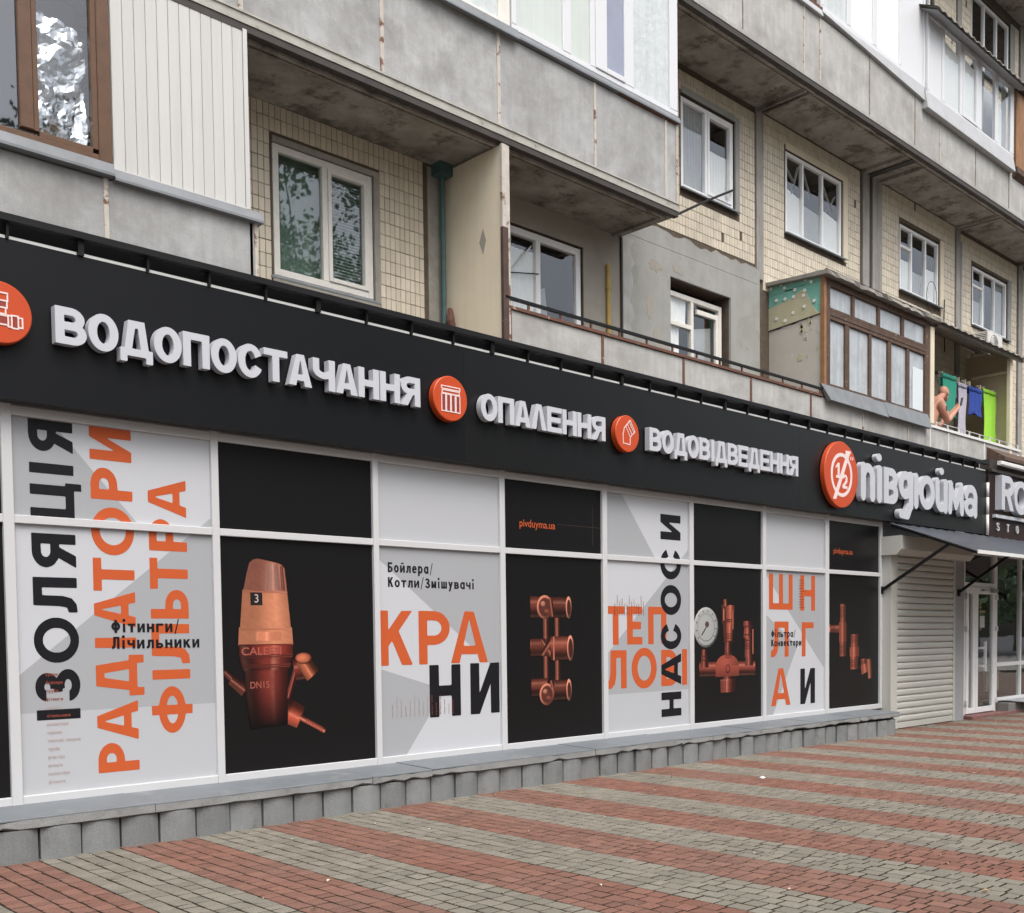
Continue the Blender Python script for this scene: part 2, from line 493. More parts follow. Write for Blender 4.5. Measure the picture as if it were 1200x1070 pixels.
# ------------------------------------------------------------------ lettering: glyphs as unions of simple shapes, traced to outlines
def s_rect(x0, y0, x1, y1):
    return lambda X, Y: np.maximum(np.maximum(x0 - X, X - x1), np.maximum(y0 - Y, Y - y1))

def s_ell(cx, cy, rx, ry):
    rx, ry = max(rx, 1e-3), max(ry, 1e-3)
    def f(X, Y):
        k = np.sqrt(((X - cx) / rx) ** 2 + ((Y - cy) / ry) ** 2)
        g = np.sqrt(((X - cx) / rx ** 2) ** 2 + ((Y - cy) / ry ** 2) ** 2) + 1e-9
        return np.where(k < 1e-6, -min(rx, ry), k * (k - 1) / g)
    return f

def s_poly(pts):
    def f(X, Y):
        d = np.full(X.shape, 1e9)
        inside = np.zeros(X.shape, bool)
        n = len(pts)
        for i in range(n):
            ax, ay = pts[i]
            bx, by = pts[(i + 1) % n]
            ex, ey = bx - ax, by - ay
            t = np.clip(((X - ax) * ex + (Y - ay) * ey) / (ex * ex + ey * ey + 1e-12), 0, 1)
            d = np.minimum(d, (X - ax - t * ex) ** 2 + (Y - ay - t * ey) ** 2)
            c = ((ay > Y) != (by > Y)) & (X < (bx - ax) * (Y - ay) / (by - ay + 1e-12) + ax)
            inside ^= c
        d = np.sqrt(d)
        return np.where(inside, -d, d)
    return f

def s_cap(ax, ay, bx, by, r):
    def f(X, Y):
        ex, ey = bx - ax, by - ay
        t = np.clip(((X - ax) * ex + (Y - ay) * ey) / (ex * ex + ey * ey + 1e-12), 0, 1)
        return np.sqrt((X - ax - t * ex) ** 2 + (Y - ay - t * ey) ** 2) - r
    return f

def s_D(x0, y0, x1, y1):
    rx = min((x1 - x0) * 0.62, (y1 - y0) * 0.62)
    a = s_rect(x0, y0, x1 - rx, y1)
    cx = x1 - rx
    b = s_ell(cx, (y0 + y1) / 2, rx, (y1 - y0) / 2)
    return lambda X, Y: np.minimum(a(X, Y), np.maximum(b(X, Y), cx - 1e-4 - X))

def trace(ops, xr, yr, step):
    xs = np.arange(xr[0], xr[1] + step, step) + 0.00037
    ys = np.arange(yr[0], yr[1] + step, step) + 0.00041
    X, Y = np.meshgrid(xs, ys)
    F = np.full(X.shape, 1e3)
    for sg, fn in ops:
        v = fn(X, Y)
        F = np.minimum(F, v) if sg == '+' else np.maximum(F, -v)
    F[0, :] = F[-1, :] = 1
    F[:, 0] = F[:, -1] = 1
    ins = F < 0
    H, W = F.shape
    segs = {}
    def ex(j, i):
        t = F[j, i] / (F[j, i] - F[j, i + 1]); return (xs[i] + t * step, ys[j])
    def ey(j, i):
        t = F[j, i] / (F[j, i] - F[j + 1, i]); return (xs[i], ys[j] + t * step)
    pts = {}
    code = ins[:-1, :-1] * 1 + ins[:-1, 1:] * 2 + ins[1:, 1:] * 4 + ins[1:, :-1] * 8
    table = {1: [(3, 0)], 2: [(0, 1)], 3: [(3, 1)], 4: [(1, 2)], 5: [(3, 0), (1, 2)], 6: [(0, 2)], 7: [(3, 2)],
             8: [(2, 3)], 9: [(2, 0)], 10: [(0, 1), (2, 3)], 11: [(2, 1)], 12: [(1, 3)], 13: [(1, 0)], 14: [(0, 3)]}
    for j, i in zip(*np.nonzero((code > 0) & (code < 15))):
        keys = {0: ('x', j, i), 1: ('y', j, i + 1), 2: ('x', j + 1, i), 3: ('y', j, i)}
        for a, b in table[int(code[j, i])]:
            ka, kb = keys[a], keys[b]
            for k in (ka, kb):
                if k not in pts:
                    pts[k] = ex(k[1], k[2]) if k[0] == 'x' else ey(k[1], k[2])
            segs[ka] = kb
    loops = []
    while segs:
        st = next(iter(segs))
        lp, k = [], st
        while k in segs:
            lp.append(pts[k])
            k = segs.pop(k)
        if len(lp) > 3:
            loops.append(simplify(lp, step * 0.22))
    return [l for l in loops if len(l) > 2]

def simplify(lp, tol):
    P = np.array(lp)
    n = len(P)
    a = 0
    b = int(np.argmax(((P - P[0]) ** 2).sum(1)))
    keep = {a, b}
    stack = [(a, b), (b, a + n)]
    while stack:
        i, j = stack.pop()
        if j - i < 2:
            continue
        A, B = P[i % n], P[j % n]
        d = B - A
        L = math.hypot(*d) + 1e-12
        idx = np.arange(i + 1, j)
        Q = P[idx % n] - A
        dist = np.abs(Q[:, 0] * d[1] - Q[:, 1] * d[0]) / L
        k = int(np.argmax(dist))
        if dist[k] > tol:
            keep.add(int(idx[k] % n))
            stack += [(i, int(idx[k])), (int(idx[k]), j)]
    return [lp[i] for i in sorted(keep)]

NARROW = {'І': 0.30, 'і': 0.30, '/': 0.42, '.': 0.26, '1': 0.45, 'Ш': 1.25, 'ш': 1.2, 'Ю': 1.3, 'ю': 1.2, 'Д': 1.12, 'М': 1.15, 'м': 1.0, 'Ф': 1.15, 'ф': 1.1, 'О': 1.0, 'А': 1.0, ' ': 0.45, 'Ц': 0.98}
LOWER = {'п': 'П', 'и': 'И', 'н': 'Н', 'к': 'К', 'л': 'Л', 'т': 'Т', 'ч': 'Ч', 'ш': 'Ш', 'в': 'В', 'м': 'М', 'г': 'Г', 'о': 'О', 'с': 'С', 'з': 'З', 'ь': 'Ь', 'я': 'Я', 'д': 'Д', 'ц': 'Ц'}

def glyph_ops(ch, w, t):
    h = 0.86 * t                     # horizontal strokes a little thinner
    R, E, Pn, D = s_rect, s_ell, s_poly, s_D
    o = []
    if ch in 'ІI': o = [('+', R(w / 2 - t / 2, 0, w / 2 + t / 2, 1))]
    elif ch == 'Т' or ch == 'T': o = [('+', R(w / 2 - t / 2, 0, w / 2 + t / 2, 1)), ('+', R(0, 1 - h, w, 1))]
    elif ch == 'П': o = [('+', R(0, 0, t, 1)), ('+', R(w - t, 0, w, 1)), ('+', R(0, 1 - h, w, 1))]
    elif ch == 'Н' or ch == 'H': o = [('+', R(0, 0, t, 1)), ('+', R(w - t, 0, w, 1)), ('+', R(0, .5 - h / 2, w, .5 + h / 2))]
    elif ch == 'Г': o = [('+', R(0, 0, t, 1)), ('+', R(0, 1 - h, w, 1))]
    elif ch in 'ЕE': o = [('+', R(0, 0, t, 1)), ('+', R(0, 1 - h, w, 1)), ('+', R(0, 0, w, h)), ('+', R(0, .5 - h / 2, w * .92, .5 + h / 2))]
    elif ch == 'Ш': o = [('+', R(0, 0, t, 1)), ('+', R(w - t, 0, w, 1)), ('+', R(w / 2 - t / 2, 0, w / 2 + t / 2, 1)), ('+', R(0, 0, w, h))]
    elif ch == 'Ц': o = [('+', R(0, 0, t, 1)), ('+', R(w - t - .07, 0, w - .07, 1)), ('+', R(0, 0, w, h)), ('+', R(w - .72 * t, -.17, w, h))]
    elif ch == 'О' or ch == 'O': o = [('+', E(w / 2, .5, w / 2, .515)), ('-', E(w / 2, .5, w / 2 - t, .515 - h))]
    elif ch == 'С': o = [('+', E(w / 2, .5, w / 2, .515)), ('-', E(w / 2, .5, w / 2 - t, .515 - h)), ('-', Pn([(w * .45, .5), (w * 1.25, .84), (w * 1.25, .16)]))]
    elif ch == 'В' or ch == 'B':
        o = [('+', D(0, .5 - h / 2, w * .94, 1)), ('+', D(0, 0, w, .5 + h / 2)), ('-', D(t, .5 + h / 2, w * .94 - t, 1 - h)), ('-', D(t, h, w - t, .5 - h / 2))]
    elif ch in 'РP': o = [('+', D(0, .36, w, 1)), ('-', D(t, .36 + h, w - t, 1 - h)), ('+', R(0, 0, t, 1))]
    elif ch == 'R': o = [('+', D(0, .40, w, 1)), ('-', D(t, .40 + h, w - t, 1 - h)), ('+', R(0, 0, t, 1)), ('+', Pn([(.38 * w, .45), (.38 * w + 1.15 * t, .45), (w * 1.02, 0), (w * 1.02 - 1.2 * t, 0)]))]
    elif ch == 'Я':
        o = [('+', D(0, .38, w, 1)), ('-', D(t, .38 + h, w - t, 1 - h)), ('+', R(0, 0, t, 1)), ('+', Pn([(.36 * w, .43), (.36 * w + 1.1 * t, .43), (w * 1.0, 0), (w - 1.18 * t, 0)]))]
        return [(s, (lambda fn: (lambda X, Y: fn(w - X, Y)))(fn)) for s, fn in o]
    elif ch == 'Ь': o = [('+', D(0, 0, w, .62)), ('-', D(t, h, w - t, .62 - h)), ('+', R(0, 0, t, 1))]
    elif ch == 'Б': o = [('+', D(0, 0, w, .62)), ('-', D(t, h, w - t, .62 - h)), ('+', R(0, 0, t, 1)), ('+', R(0, 1 - h, w * .92, 1))]
    elif ch == 'Ч': o = [('+', E(w / 2, .66, w / 2, .30)), ('-', E(w / 2, .66, w / 2 - t, .30 - h)), ('-', R(-1, .66, 2, 2)), ('+', R(0, .64, t, 1)), ('+', R(w - t, 0, w, 1))]
    elif ch in 'ИЙ':
        k = .40
        o = [('+', Pn([(0, 1), (t, 1), (t, k), (w - t * 1.02, 1), (w, 1), (w, 0), (w - t, 0), (w - t, 1 - k), (t * 1.02, 0), (0, 0)]))]
        if ch == 'Й': o += [('+', R(w * .25, 1.10, w * .75, 1.22))]
    elif ch == 'А' or ch == 'A':
        o = [('+', Pn([(0, 0), (w / 2 - .58 * t, 1), (w / 2 + .58 * t, 1), (w, 0)])),
             ('-', Pn([(1.08 * t, 0), (w - 1.08 * t, 0), (w / 2 + .01, 1 - .95 * h), (w / 2 - .01, 1 - .95 * h)])),
             ('+', Pn([(.14 * w, .17), (.86 * w, .17), (.80 * w, .17 + h * .92), (.20 * w, .17 + h * .92)]))]
    elif ch == 'Λ':
        o = [('+', Pn([(0, 0), (w / 2 - .62 * t, 1), (w / 2 + .62 * t, 1), (w, 0)])), ('-', Pn([(1.1 * t, 0), (w - 1.1 * t, 0), (w / 2 + .01, 1 - h), (w / 2 - .01, 1 - h)]))]
    elif ch == 'Л':
        o = [('+', R(w - t, 0, w, 1)), ('+', R(.2 * w, 1 - h, w, 1)), ('+', Pn([(.2 * w, 1), (.2 * w + t, 1), (.2 * w + .95 * t, .34), (.17 * w + .8 * t, .12), (.13 * w + .4 * t, .02), (.08 * w, 0), (0, 0), (0, h), (.07 * w, h + .02), (.14 * w, .24), (.18 * w, .42)]))]
    elif ch == 'Д':
        o = [('+', Pn([(.10 * w, 0), (.26 * w, 1), (.76 * w, 1), (.90 * w, 0)])), ('-', Pn([(.10 * w + 1.02 * t, h), (.26 * w + .80 * t, 1 - h), (.76 * w - .80 * t, 1 - h), (.90 * w - 1.02 * t, h)])),
             ('+', R(0, 0, w, h)), ('+', R(0, -.17, .82 * t, h)), ('+', R(w - .82 * t, -.17, w, h))]
    elif ch == 'Ф': o = [('+', E(w / 2, .5, w / 2, .36)), ('-', E(w / 2, .5, w / 2 - t, .36 - h)), ('+', R(w / 2 - t / 2, -.04, w / 2 + t / 2, 1.04))]
    elif ch == 'З' or ch == '3':
        o = [('+', E(.46 * w, .745, .44 * w, .27)), ('+', E(.5 * w, .27, .5 * w, .285)), ('-', E(.46 * w, .745, .44 * w - t, .27 - h)), ('-', E(.5 * w, .27, .5 * w - t, .285 - h)),
             ('-', R(-.2, .25, .40 * w, .77)), ('+', R(.30 * w, .5 - h / 2, .62 * w, .5 + h / 2))]
    elif ch in 'КK': o = [('+', R(0, 0, t, 1)), ('+', Pn([(t * .9, .33), (t * .9, .62), (w - 1.22 * t, 1), (w * 1.0, 1)])), ('+', Pn([(w, 0), (w - 1.25 * t, 0), (.30 * w + .12 * t, .52), (.30 * w + .95 * t, .66)]))]
    elif ch == 'М': o = [('+', R(0, 0, t, 1)), ('+', R(w - t, 0, w, 1)), ('+', Pn([(0, 1), (t * 1.1, 1), (w / 2, .42), (w - 1.1 * t, 1), (w, 1), (w, .8), (w / 2 + .3 * t, .08), (w / 2 - .3 * t, .08), (0, .8)]))]
    elif ch == 'V': o = [('+', Pn([(0, 1), (w / 2 - .58 * t, 0), (w / 2 + .58 * t, 0), (w, 1)])), ('-', Pn([(1.08 * t, 1), (w - 1.08 * t, 1), (w / 2, h * .9)]))]
    elif ch == 'S':
        o = [('+', E(.5 * w, .745, .46 * w, .27)), ('+', E(.5 * w, .27, .5 * w, .285)), ('-', E(.5 * w, .745, .46 * w - t, .27 - h)), ('-', E(.5 * w, .27, .5 * w - t, .285 - h)),
             ('-', R(.5 * w, .56, 2 * w, .74)), ('-', R(-w, .26, .5 * w, .44)), ('+', Pn([(.2 * w, .62), (.42 * w, .68), (.82 * w, .40), (.6 * w, .33)]))]
    elif ch == '1': o = [('+', R(w * .45, 0, w * .45 + t, 1)), ('+', Pn([(0, .72), (w * .5, 1), (w * .5 + t * .5, 1), (w * .5, .80), (0, .62)])), ('+', R(w * .1, 0, w, h * .8))]
    elif ch == '2': o = [('+', E(w / 2, .72, w / 2, .285)), ('-', E(w / 2, .72, w / 2 - t, .285 - h)), ('-', Pn([(-.3, .70), (w * .5, .70), (w * .86, .40), (w * .86, -.3), (-.3, -.3)])), ('+', Pn([(0, 0), (0, h * 1.1), (w - .9 * t, .62), (w, .66), (w * .98, .5), (w * .48, h)])), ('+', R(0, 0, w, h))]
    elif ch == '/': o = [('+', Pn([(0, -.15), (.10, -.15), (w, 1.1), (w - .10, 1.1)]))]
    elif ch == '.': o = [('+', E(w / 2, .09, .1, .1))]
    elif ch in LOWER:
        base = glyph_ops(LOWER[ch], w / .74, t / .74)
        return [(s, (lambda fn: (lambda X, Y: fn(X / .74, Y / .74) * .74))(fn)) for s, fn in base]
    elif ch == 'й': o = glyph_ops('и', w, t) + [('+', R(w * .22, .86, w * .78, .86 + .8 * h))]
    elif ch == 'і': o = [('+', R(w / 2 - t / 2, 0, w / 2 + t / 2, .72)), ('+', E(w / 2, .99, t * .62, t * .62))]
    elif ch == 'а': o = [('+', E(w / 2, .37, w / 2, .385)), ('-', E(w / 2, .37, w / 2 - t, .385 - h)), ('+', R(w - t, 0, w, .74))]
    elif ch == 'е': o = [('+', E(w / 2, .37, w / 2, .385)), ('-', E(w / 2, .37, w / 2 - t, .385 - h)), ('-', R(w * .5, .20, w * 1.2, .33)), ('+', R(t * .6, .31, w - t * .2, .31 + h * .9))]
    elif ch == 'р': o = [('+', E(w / 2, .37, w / 2, .385)), ('-', E(w / 2, .37, w / 2 - t, .385 - h)), ('+', R(0, -.28, t, .74))]
    elif ch == 'б': o = [('+', E(w / 2, .37, w / 2, .385)), ('-', E(w / 2, .37, w / 2 - t, .385 - h)), ('+', Pn([(0, .37), (t, .4), (w * .4, .85), (w, .92), (w, 1.05), (w * .3, .97)]))]
    elif ch == 'у': o = [('+', Pn([(w - 1.1 * t, .74), (w, .74), (w * .45, -.28), (w * .45 - 1.1 * t, -.28)])), ('+', Pn([(0, .74), (1.1 * t, .74), (w * .5 + .55 * t, .12), (w * .5 - .2 * t, 0)]))]
    elif ch == 'ф': o = [('+', E(w / 2, .37, w / 2, .36)), ('-', E(w / 2, .37, w / 2 - t, .36 - h)), ('+', R(w / 2 - t / 2, -.28, w / 2 + t / 2, 1))]
    return o

GCACHE = {}
def glyph_loops(ch, w, t, step=1 / 44):
    k = (ch, round(w, 3), round(t, 3), step)
    if k not in GCACHE:
        GCACHE[k] = trace(glyph_ops(ch, w, t), (-.15, w + .2), (-.42, 1.32), step)
    return GCACHE[k]

def solid_loops(mb, loops, to3d, depth, mi=0):
    """flat outlines (with holes) to a slab: to3d(u, v, d), d = 0 at the front face and 'depth' at the back"""
    if not loops:
        return
    if len(loops) > 1:
        def area(l): return abs(sum(l[i][0] * l[(i + 1) % len(l)][1] - l[(i + 1) % len(l)][0] * l[i][1] for i in range(len(l))))
        def inside(p, l):
            c = False
            for i in range(len(l)):
                (ax, ay), (bx, by) = l[i], l[(i + 1) % len(l)]
                if (ay > p[1]) != (by > p[1]) and p[0] < (bx - ax) * (p[1] - ay) / (by - ay) + ax: c = not c
            return c
        ls = sorted(loops, key=area, reverse=True)
        groups = []
        for l in ls:
            owners = [g for g in groups if inside(l[0], g[0])]
            if owners: owners[-1].append(l)
            else: groups.append([l])
        if len(groups) > 1:
            for g in groups: solid_loops(mb, g, to3d, depth, mi)
            return
    tris = tessellate_polygon([[Vector((x, y, 0)) for x, y in lp] for lp in loops])
    flat = [p for lp in loops for p in lp]
    n = len(flat)
    v = [to3d(x, y, 0.0) for x, y in flat]
    f = [tuple(t) for t in tris]
    if depth > 0:
        v += [to3d(x, y, depth) for x, y in flat]
        s = 0
        for lp in loops:
            m = len(lp)
            f += [(s + i, s + (i + 1) % m, n + s + (i + 1) % m, n + s + i) for i in range(m)]
            s += m
    mb.add(v, f, mi)

def facade_map(x0, z0, h, y, rot=False):
    """text on the facade: upright, or turned to read from bottom to top"""
    if rot:
        return lambda u, v, d: (x0 - v * h, y + d, z0 + u * h)
    return lambda u, v, d: (x0 + u * h, y + d, z0 + v * h)

def letter(name, ch, m, parent, box_, y, depth, t=.24, rot=False, step=1 / 44):
    """one character fitted to box_ = (x0, x1, z0, z1) on the facade"""
    x0, x1, z0, z1 = box_
    mb = MB()
    if rot:
        h = x1 - x0
        w = (z1 - z0) / h
        solid_loops(mb, glyph_loops(ch, w, t, step), facade_map(x1, z0, h, y, True), depth)
    else:
        h = z1 - z0
        w = (x1 - x0) / h
        solid_loops(mb, glyph_loops(ch, w, t, step), facade_map(x0, z0, h, y), depth)
    return mb.build(name, m, parent, fix=True)

def text_line(name, s, m, parent, x0, z0, h, y, t=.17, width=None, depth=.0015, aspect=.62, gap=.16, rot=False):
    """a whole line of small print as one mesh"""
    ws = [NARROW.get(c, 1.0) * aspect if c not in 'Іі/. ' else NARROW[c] for c in s]
    tot = sum(ws) + gap * (len(s) - 1)
    k = (width / h) / tot if width else 1.0
    mb = MB()
    u = 0
    for c, w in zip(s, ws):
        if c != ' ':
            w2 = round(w * k, 3)
            if rot:
                solid_loops(mb, glyph_loops(c, w2, t, 1 / 26), facade_map(x0, z0 + u * h, h, y, True), depth)
            else:
                solid_loops(mb, glyph_loops(c, w2, t, 1 / 26), facade_map(x0 + u * h, z0, h, y), depth)
        u += (w + gap) * k
    return mb.build(name, m, parent)

def latin_line(name, s, m, parent, x0, z0, h, y, off=0.02, width=None, depth=.0015):
    c = bpy.data.curves.new('tmp', 'FONT')
    c.body = s
    c.offset = off
    o = bpy.data.objects.new('tmp', c)
    link(o)
    dg = bpy.context.evaluated_depsgraph_get()
    me = bpy.data.meshes.new_from_object(o.evaluated_get(dg))
    bpy.data.objects.remove(o)
    xs = [v.co.x for v in me.vertices]
    k = h / 0.72
    kx = width / (max(xs) - min(xs)) if width else k
    org = origin_of(parent)
    for v in me.vertices:
        v.co = Vector((x0 + (v.co.x - min(xs)) * kx - org.x, y - org.y, z0 + v.co.y * k - org.z))
    me.materials.clear()
    me.materials.append(MATS[m])
    me.name = name
    ob = bpy.data.objects.new(name, me)
    link(ob)
    ob.parent = parent
    return ob

# ================================================================== ground and paving
def ground_z(x):
    t = min(max((x - 9.0) / 9.0, 0.0), 1.0)
    return -0.04 * t * t * (3 - 2 * t)

mb = MB()
mb.box(-300, 300, -300, 300, -0.30, -0.115)
tag(mb.build('road', 'asphalt'), kind='structure')
mb = MB()
mb.box(-40, 90, -19, -8.91, -.20, -.035)
tag(mb.build('bounce_paving', 'paving_far'), kind='structure')  # unseen pale paving added to bounce light onto the balcony soffits
mb = MB()
xs = [0.2 + i for i in range(0, 47)]
for a, b in zip(xs[:-1], xs[1:]):
    za, zb = ground_z(a) - .0042, ground_z(b) - .0042
    v = [(a, -8.9, za), (b, -8.9, zb), (b, .75, zb), (a, .75, za), (a, -8.9, -.2), (b, -8.9, -.2), (b, .75, -.2), (a, .75, -.2)]
    mb.add(v, [(0, 1, 2, 3), (4, 7, 6, 5), (0, 4, 5, 1), (2, 6, 7, 3)])
pavement = tag(mb.build('pavement', 'joint_dirt'), kind='structure')

ROW, X_START = 0.1204, 2.19
def paver_mesh(length, wobble, m):
    """one cobble: bevelled top, slightly uneven outline"""
    rnd = random.Random(wobble)
    hx, hy, c, zt = ROW / 2 - .0066, length / 2 - .0066, .006, 0.0
    base = [(-hx, -hy), (hx, -hy), (hx, hy), (-hx, hy)]
    base = [(x + rnd.uniform(-.003, .003), y + rnd.uniform(-.003, .003)) for x, y in base]
    top = [(x - math.copysign(c * 1.2, x), y - math.copysign(c * 1.2, y), zt + rnd.uniform(-.0015, .0015)) for x, y in base]
    v = [(x, y, -.02) for x, y in base] + [(x, y, -.0045) for x, y in base] + top
    f = [(8, 9, 10, 11)]
    for i in range(4):
        j = (i + 1) % 4
        f += [(i, j, 4 + j, 4 + i), (4 + i, 4 + j, 8 + j, 8 + i)]
    return v, f
LENS = (.088, .115, .150)
PM = {}
for li, Ln in enumerate(LENS):
    for w in range(3):
        PM[(li, w)] = paver_mesh(Ln, li * 3 + w, None)
spots = []
rnd = random.Random(3)
for r in range(-12, 330):
    xc = X_START + (r + .5) * ROW
    stripe = math.floor((xc - X_START) / (5 * ROW))
    red = stripe % 2 == 0
    y = -8.75 + rnd.uniform(0, .1)
    while y < .70:
        li = rnd.choices((0, 1, 2), (2, 3, 3))[0]
        Ln = LENS[li]
        yc = y + Ln / 2
        y += Ln
        # the stripes run very slightly off square to the facade
        xw = xc + (yc + .55) * math.tan(math.radians(1.7))
        if yc > -.48 and xw < 15.75:
            continue
        if xw > 15.7 and yc > -.12 + (.0 if xw < 19.3 else .9):
            continue
        if xw < .8 or (xw < 1.6 and yc > -2):
            continue
        spots.append((xw, yc, red, li, rnd.randrange(3), rnd.uniform(-.02, .02)))
def in_view(x, y, z):
    d = Vector((x, y, z)) - CAM_LOC
    w = d.dot(_f)
    if w < .3: return None
    px = 600 + 1250 * d.dot(right) / w
    py = 800 - 1250 * d.dot(up) / w
    return w if -8 < px < 1208 and 0 < py < 1078 else None
vis = sorted((w, i) for i, s in enumerate(spots) for w in [in_view(s[0], s[1], 0)] if w)
single = set(i for w, i in vis[:300])
pmesh = {}
for (li, w), (v, f) in PM.items():
    for red in (True, False):
        mb = MB(); mb.add(v, f)
        o = mb.build('paver', 'paver_red' if red else 'paver_grey')
        pmesh[(red, li, w)] = o.data
        bpy.data.objects.remove(o)
bulk = MB()
for i, (x, y, red, li, w, rz) in enumerate(spots):
    z = ground_z(x)
    if i in single:
        o = bpy.data.objects.new('paver', pmesh[(red, li, w)])
        link(o)
        o.parent = pavement
        o.location = (x, y, z + rnd.uniform(-.0012, .0016))
        o.rotation_euler = (rnd.uniform(-.010, .010), rnd.uniform(-.010, .010), rz)
    else:
        v, f = PM[(li, w)]
        dz = z + rnd.uniform(-.0012, .0016)
        tx, ty = rnd.uniform(-.012, .012), rnd.uniform(-.012, .012)
        ca, sa = math.cos(rz), math.sin(rz)
        bulk.add([(x + a * ca - b * sa, y + a * sa + b * ca, c + dz + a * tx + b * ty) for a, b, c in v], f, 0 if red else 1)
o = bulk.build('small_pavers', ['paver_red', 'paver_grey'], pavement, fix=False)
tag(o, kind='stuff')

# scattered dry leaves and petals
mb = MB()
rnd = random.Random(11)
for _ in range(330):
    x, y = rnd.uniform(1.5, 24), rnd.uniform(-6.6, -.6)
    if x > 16 and rnd.random() < .4: y = rnd.uniform(-3, 0)
    z = ground_z(x) + .004
    s = rnd.choice((.007, .010, .013, .02)) * rnd.uniform(.8, 1.3)
    a = rnd.uniform(0, 6.28)
    ca, sa = math.cos(a) * s, math.sin(a) * s
    h = rnd.uniform(.2, .9) * s
    k = rnd.uniform(.35, .7)
    mb.add([(x - ca, y - sa, z), (x - sa * k, y + ca * k, z + h), (x + ca, y + sa, z + h * .4), (x + sa * k, y - ca * k, z + h * .8)], [(0, 1, 2), (0, 2, 3)], 0 if rnd.random() < .55 else 1)
tag(mb.build('fallen_leaves', ['leaf_litter', 'petal'], fix=False), kind='stuff')
bm_v = [(-.05, -.03, 0), (.05, -.035, .005), (.06, .03, 0), (-.045, .035, .01), (0, 0, .045), (-.02, .02, .035), (.03, -.01, .03)]
mb = MB()
PX_, PY_ = 9.86, -2.0
mb.add([(x * .62 + PX_, y * .62 + PY_, z * .62 + .002) for x, y, z in bm_v], [(0, 1, 6), (1, 2, 6), (2, 4, 6), (0, 6, 4), (0, 4, 5), (0, 5, 3), (3, 5, 4), (2, 3, 4)])
tag(mb.build('paper_scrap', 'paper'), 'crumpled white paper scrap lying on the paving in front of the plinth', 'litter')

# ================================================================== plinth under the shop windows
PL = thing('plinth', (8.9, -.35, 0), 'low grey plinth of rounded concrete blocks with tiled top under the shop windows', 'plinth')
rnd = random.Random(5)
blk = []
for k in range(2):
    mb = MB()
    hw, sag, n = .1425, (.030, .044)[k], 7
    front = [(-hw + 2 * hw * i / (n - 1), -sag * (1 - (2 * i / (n - 1) - 1) ** 2)) for i in range(n)]
    poly = front + [(hw, .10), (-hw, .10)]
    mb.zprism(poly, -.03, .228); mb.zprism([(x * .975, y + .006) for x, y in poly], .228, .234)
    o = mb.build('block', 'plinth_block')
    o.data.polygons.foreach_set('use_smooth', [False] * len(o.data.polygons))
    blk.append(o.data)
    bpy.data.objects.remove(o)
x = 1.29
while x < 15.7:
    o = bpy.data.objects.new('block', blk[rnd.random() < .65])
    link(o); o.parent = PL
    o.location = Vector((x + .1475, -.548 + rnd.uniform(-.014, .008), ground_z(x))) - PL.location
    o.rotation_euler = (0, 0, rnd.uniform(-.05, .05))
    x += .303
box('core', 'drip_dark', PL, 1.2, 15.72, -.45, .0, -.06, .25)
cx = [-.3, 1.3, 2.1, 3.66, 5.72, 6.42, 8.05, 8.74, 10.3, 11.9, 13.4, 14.6, 15.86]
for a, b in zip(cx[:-1], cx[1:]):
    if b < 1.0: continue
    jz, jy = rnd.uniform(-.006, .006), rnd.uniform(-.012, .012)
    mb = MB()
    rr = random.Random(int(a * 100))
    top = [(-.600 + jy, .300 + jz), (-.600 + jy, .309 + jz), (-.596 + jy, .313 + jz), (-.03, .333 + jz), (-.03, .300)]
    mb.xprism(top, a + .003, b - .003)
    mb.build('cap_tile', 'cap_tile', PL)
    # front of the same cap, painted paler than its top; lower arris broken
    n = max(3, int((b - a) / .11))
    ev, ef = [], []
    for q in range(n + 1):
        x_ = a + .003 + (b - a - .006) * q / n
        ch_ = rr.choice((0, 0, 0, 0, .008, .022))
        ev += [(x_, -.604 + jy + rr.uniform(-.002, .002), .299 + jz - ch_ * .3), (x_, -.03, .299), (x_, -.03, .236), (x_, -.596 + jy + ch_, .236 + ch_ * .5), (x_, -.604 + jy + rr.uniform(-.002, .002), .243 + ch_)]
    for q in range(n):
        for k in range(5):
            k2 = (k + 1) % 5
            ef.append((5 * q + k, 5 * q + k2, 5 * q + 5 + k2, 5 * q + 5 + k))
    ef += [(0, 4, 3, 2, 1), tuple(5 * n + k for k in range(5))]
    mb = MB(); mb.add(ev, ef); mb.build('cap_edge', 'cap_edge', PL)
for i in range(5):          # end of the plinth, facing the shutter
    pass
mb = MB(); mb.box(15.70, 15.80, -.52, -.03, -.06, .248); mb.build('end_block', 'plinth_block', PL)

# ================================================================== shop front
SF = thing('storefront', (9.5, 0, .32), 'pale aluminium shop front with film covered windows, black and grey posters with orange lettering', 'shop front')
posts = [1.155, 2.842, 4.537, 6.231, 7.910, 9.572, 11.268, 12.952, 14.655, 16.35]
hw = [.035, .040, .034, .0325, .038, .0415, .043, .0435, .052, .037]
for x, h in zip(posts, hw):
    box('mullion', 'alu_frame', SF, x - h, x + h, -.035, .06, .32, 3.405, c=.004)
for i in range(len(posts) - 1):
    a, b = posts[i] + hw[i], posts[i + 1] - hw[i + 1]
    box('transom', 'alu_frame', SF, a, b, -.030, .06, 2.457, 2.520, c=.004)
    box('bottom_rail', 'alu_frame', SF, a, b, -.030, .06, .32, .395, c=.004)
    box('top_rail', 'alu_frame', SF, a, b, -.030, .06, 3.262, 3.335, c=.004)
    box('top_rail', 'alu_frame', SF, a, b, -.022, .06, 3.341, 3.405, c=.004)

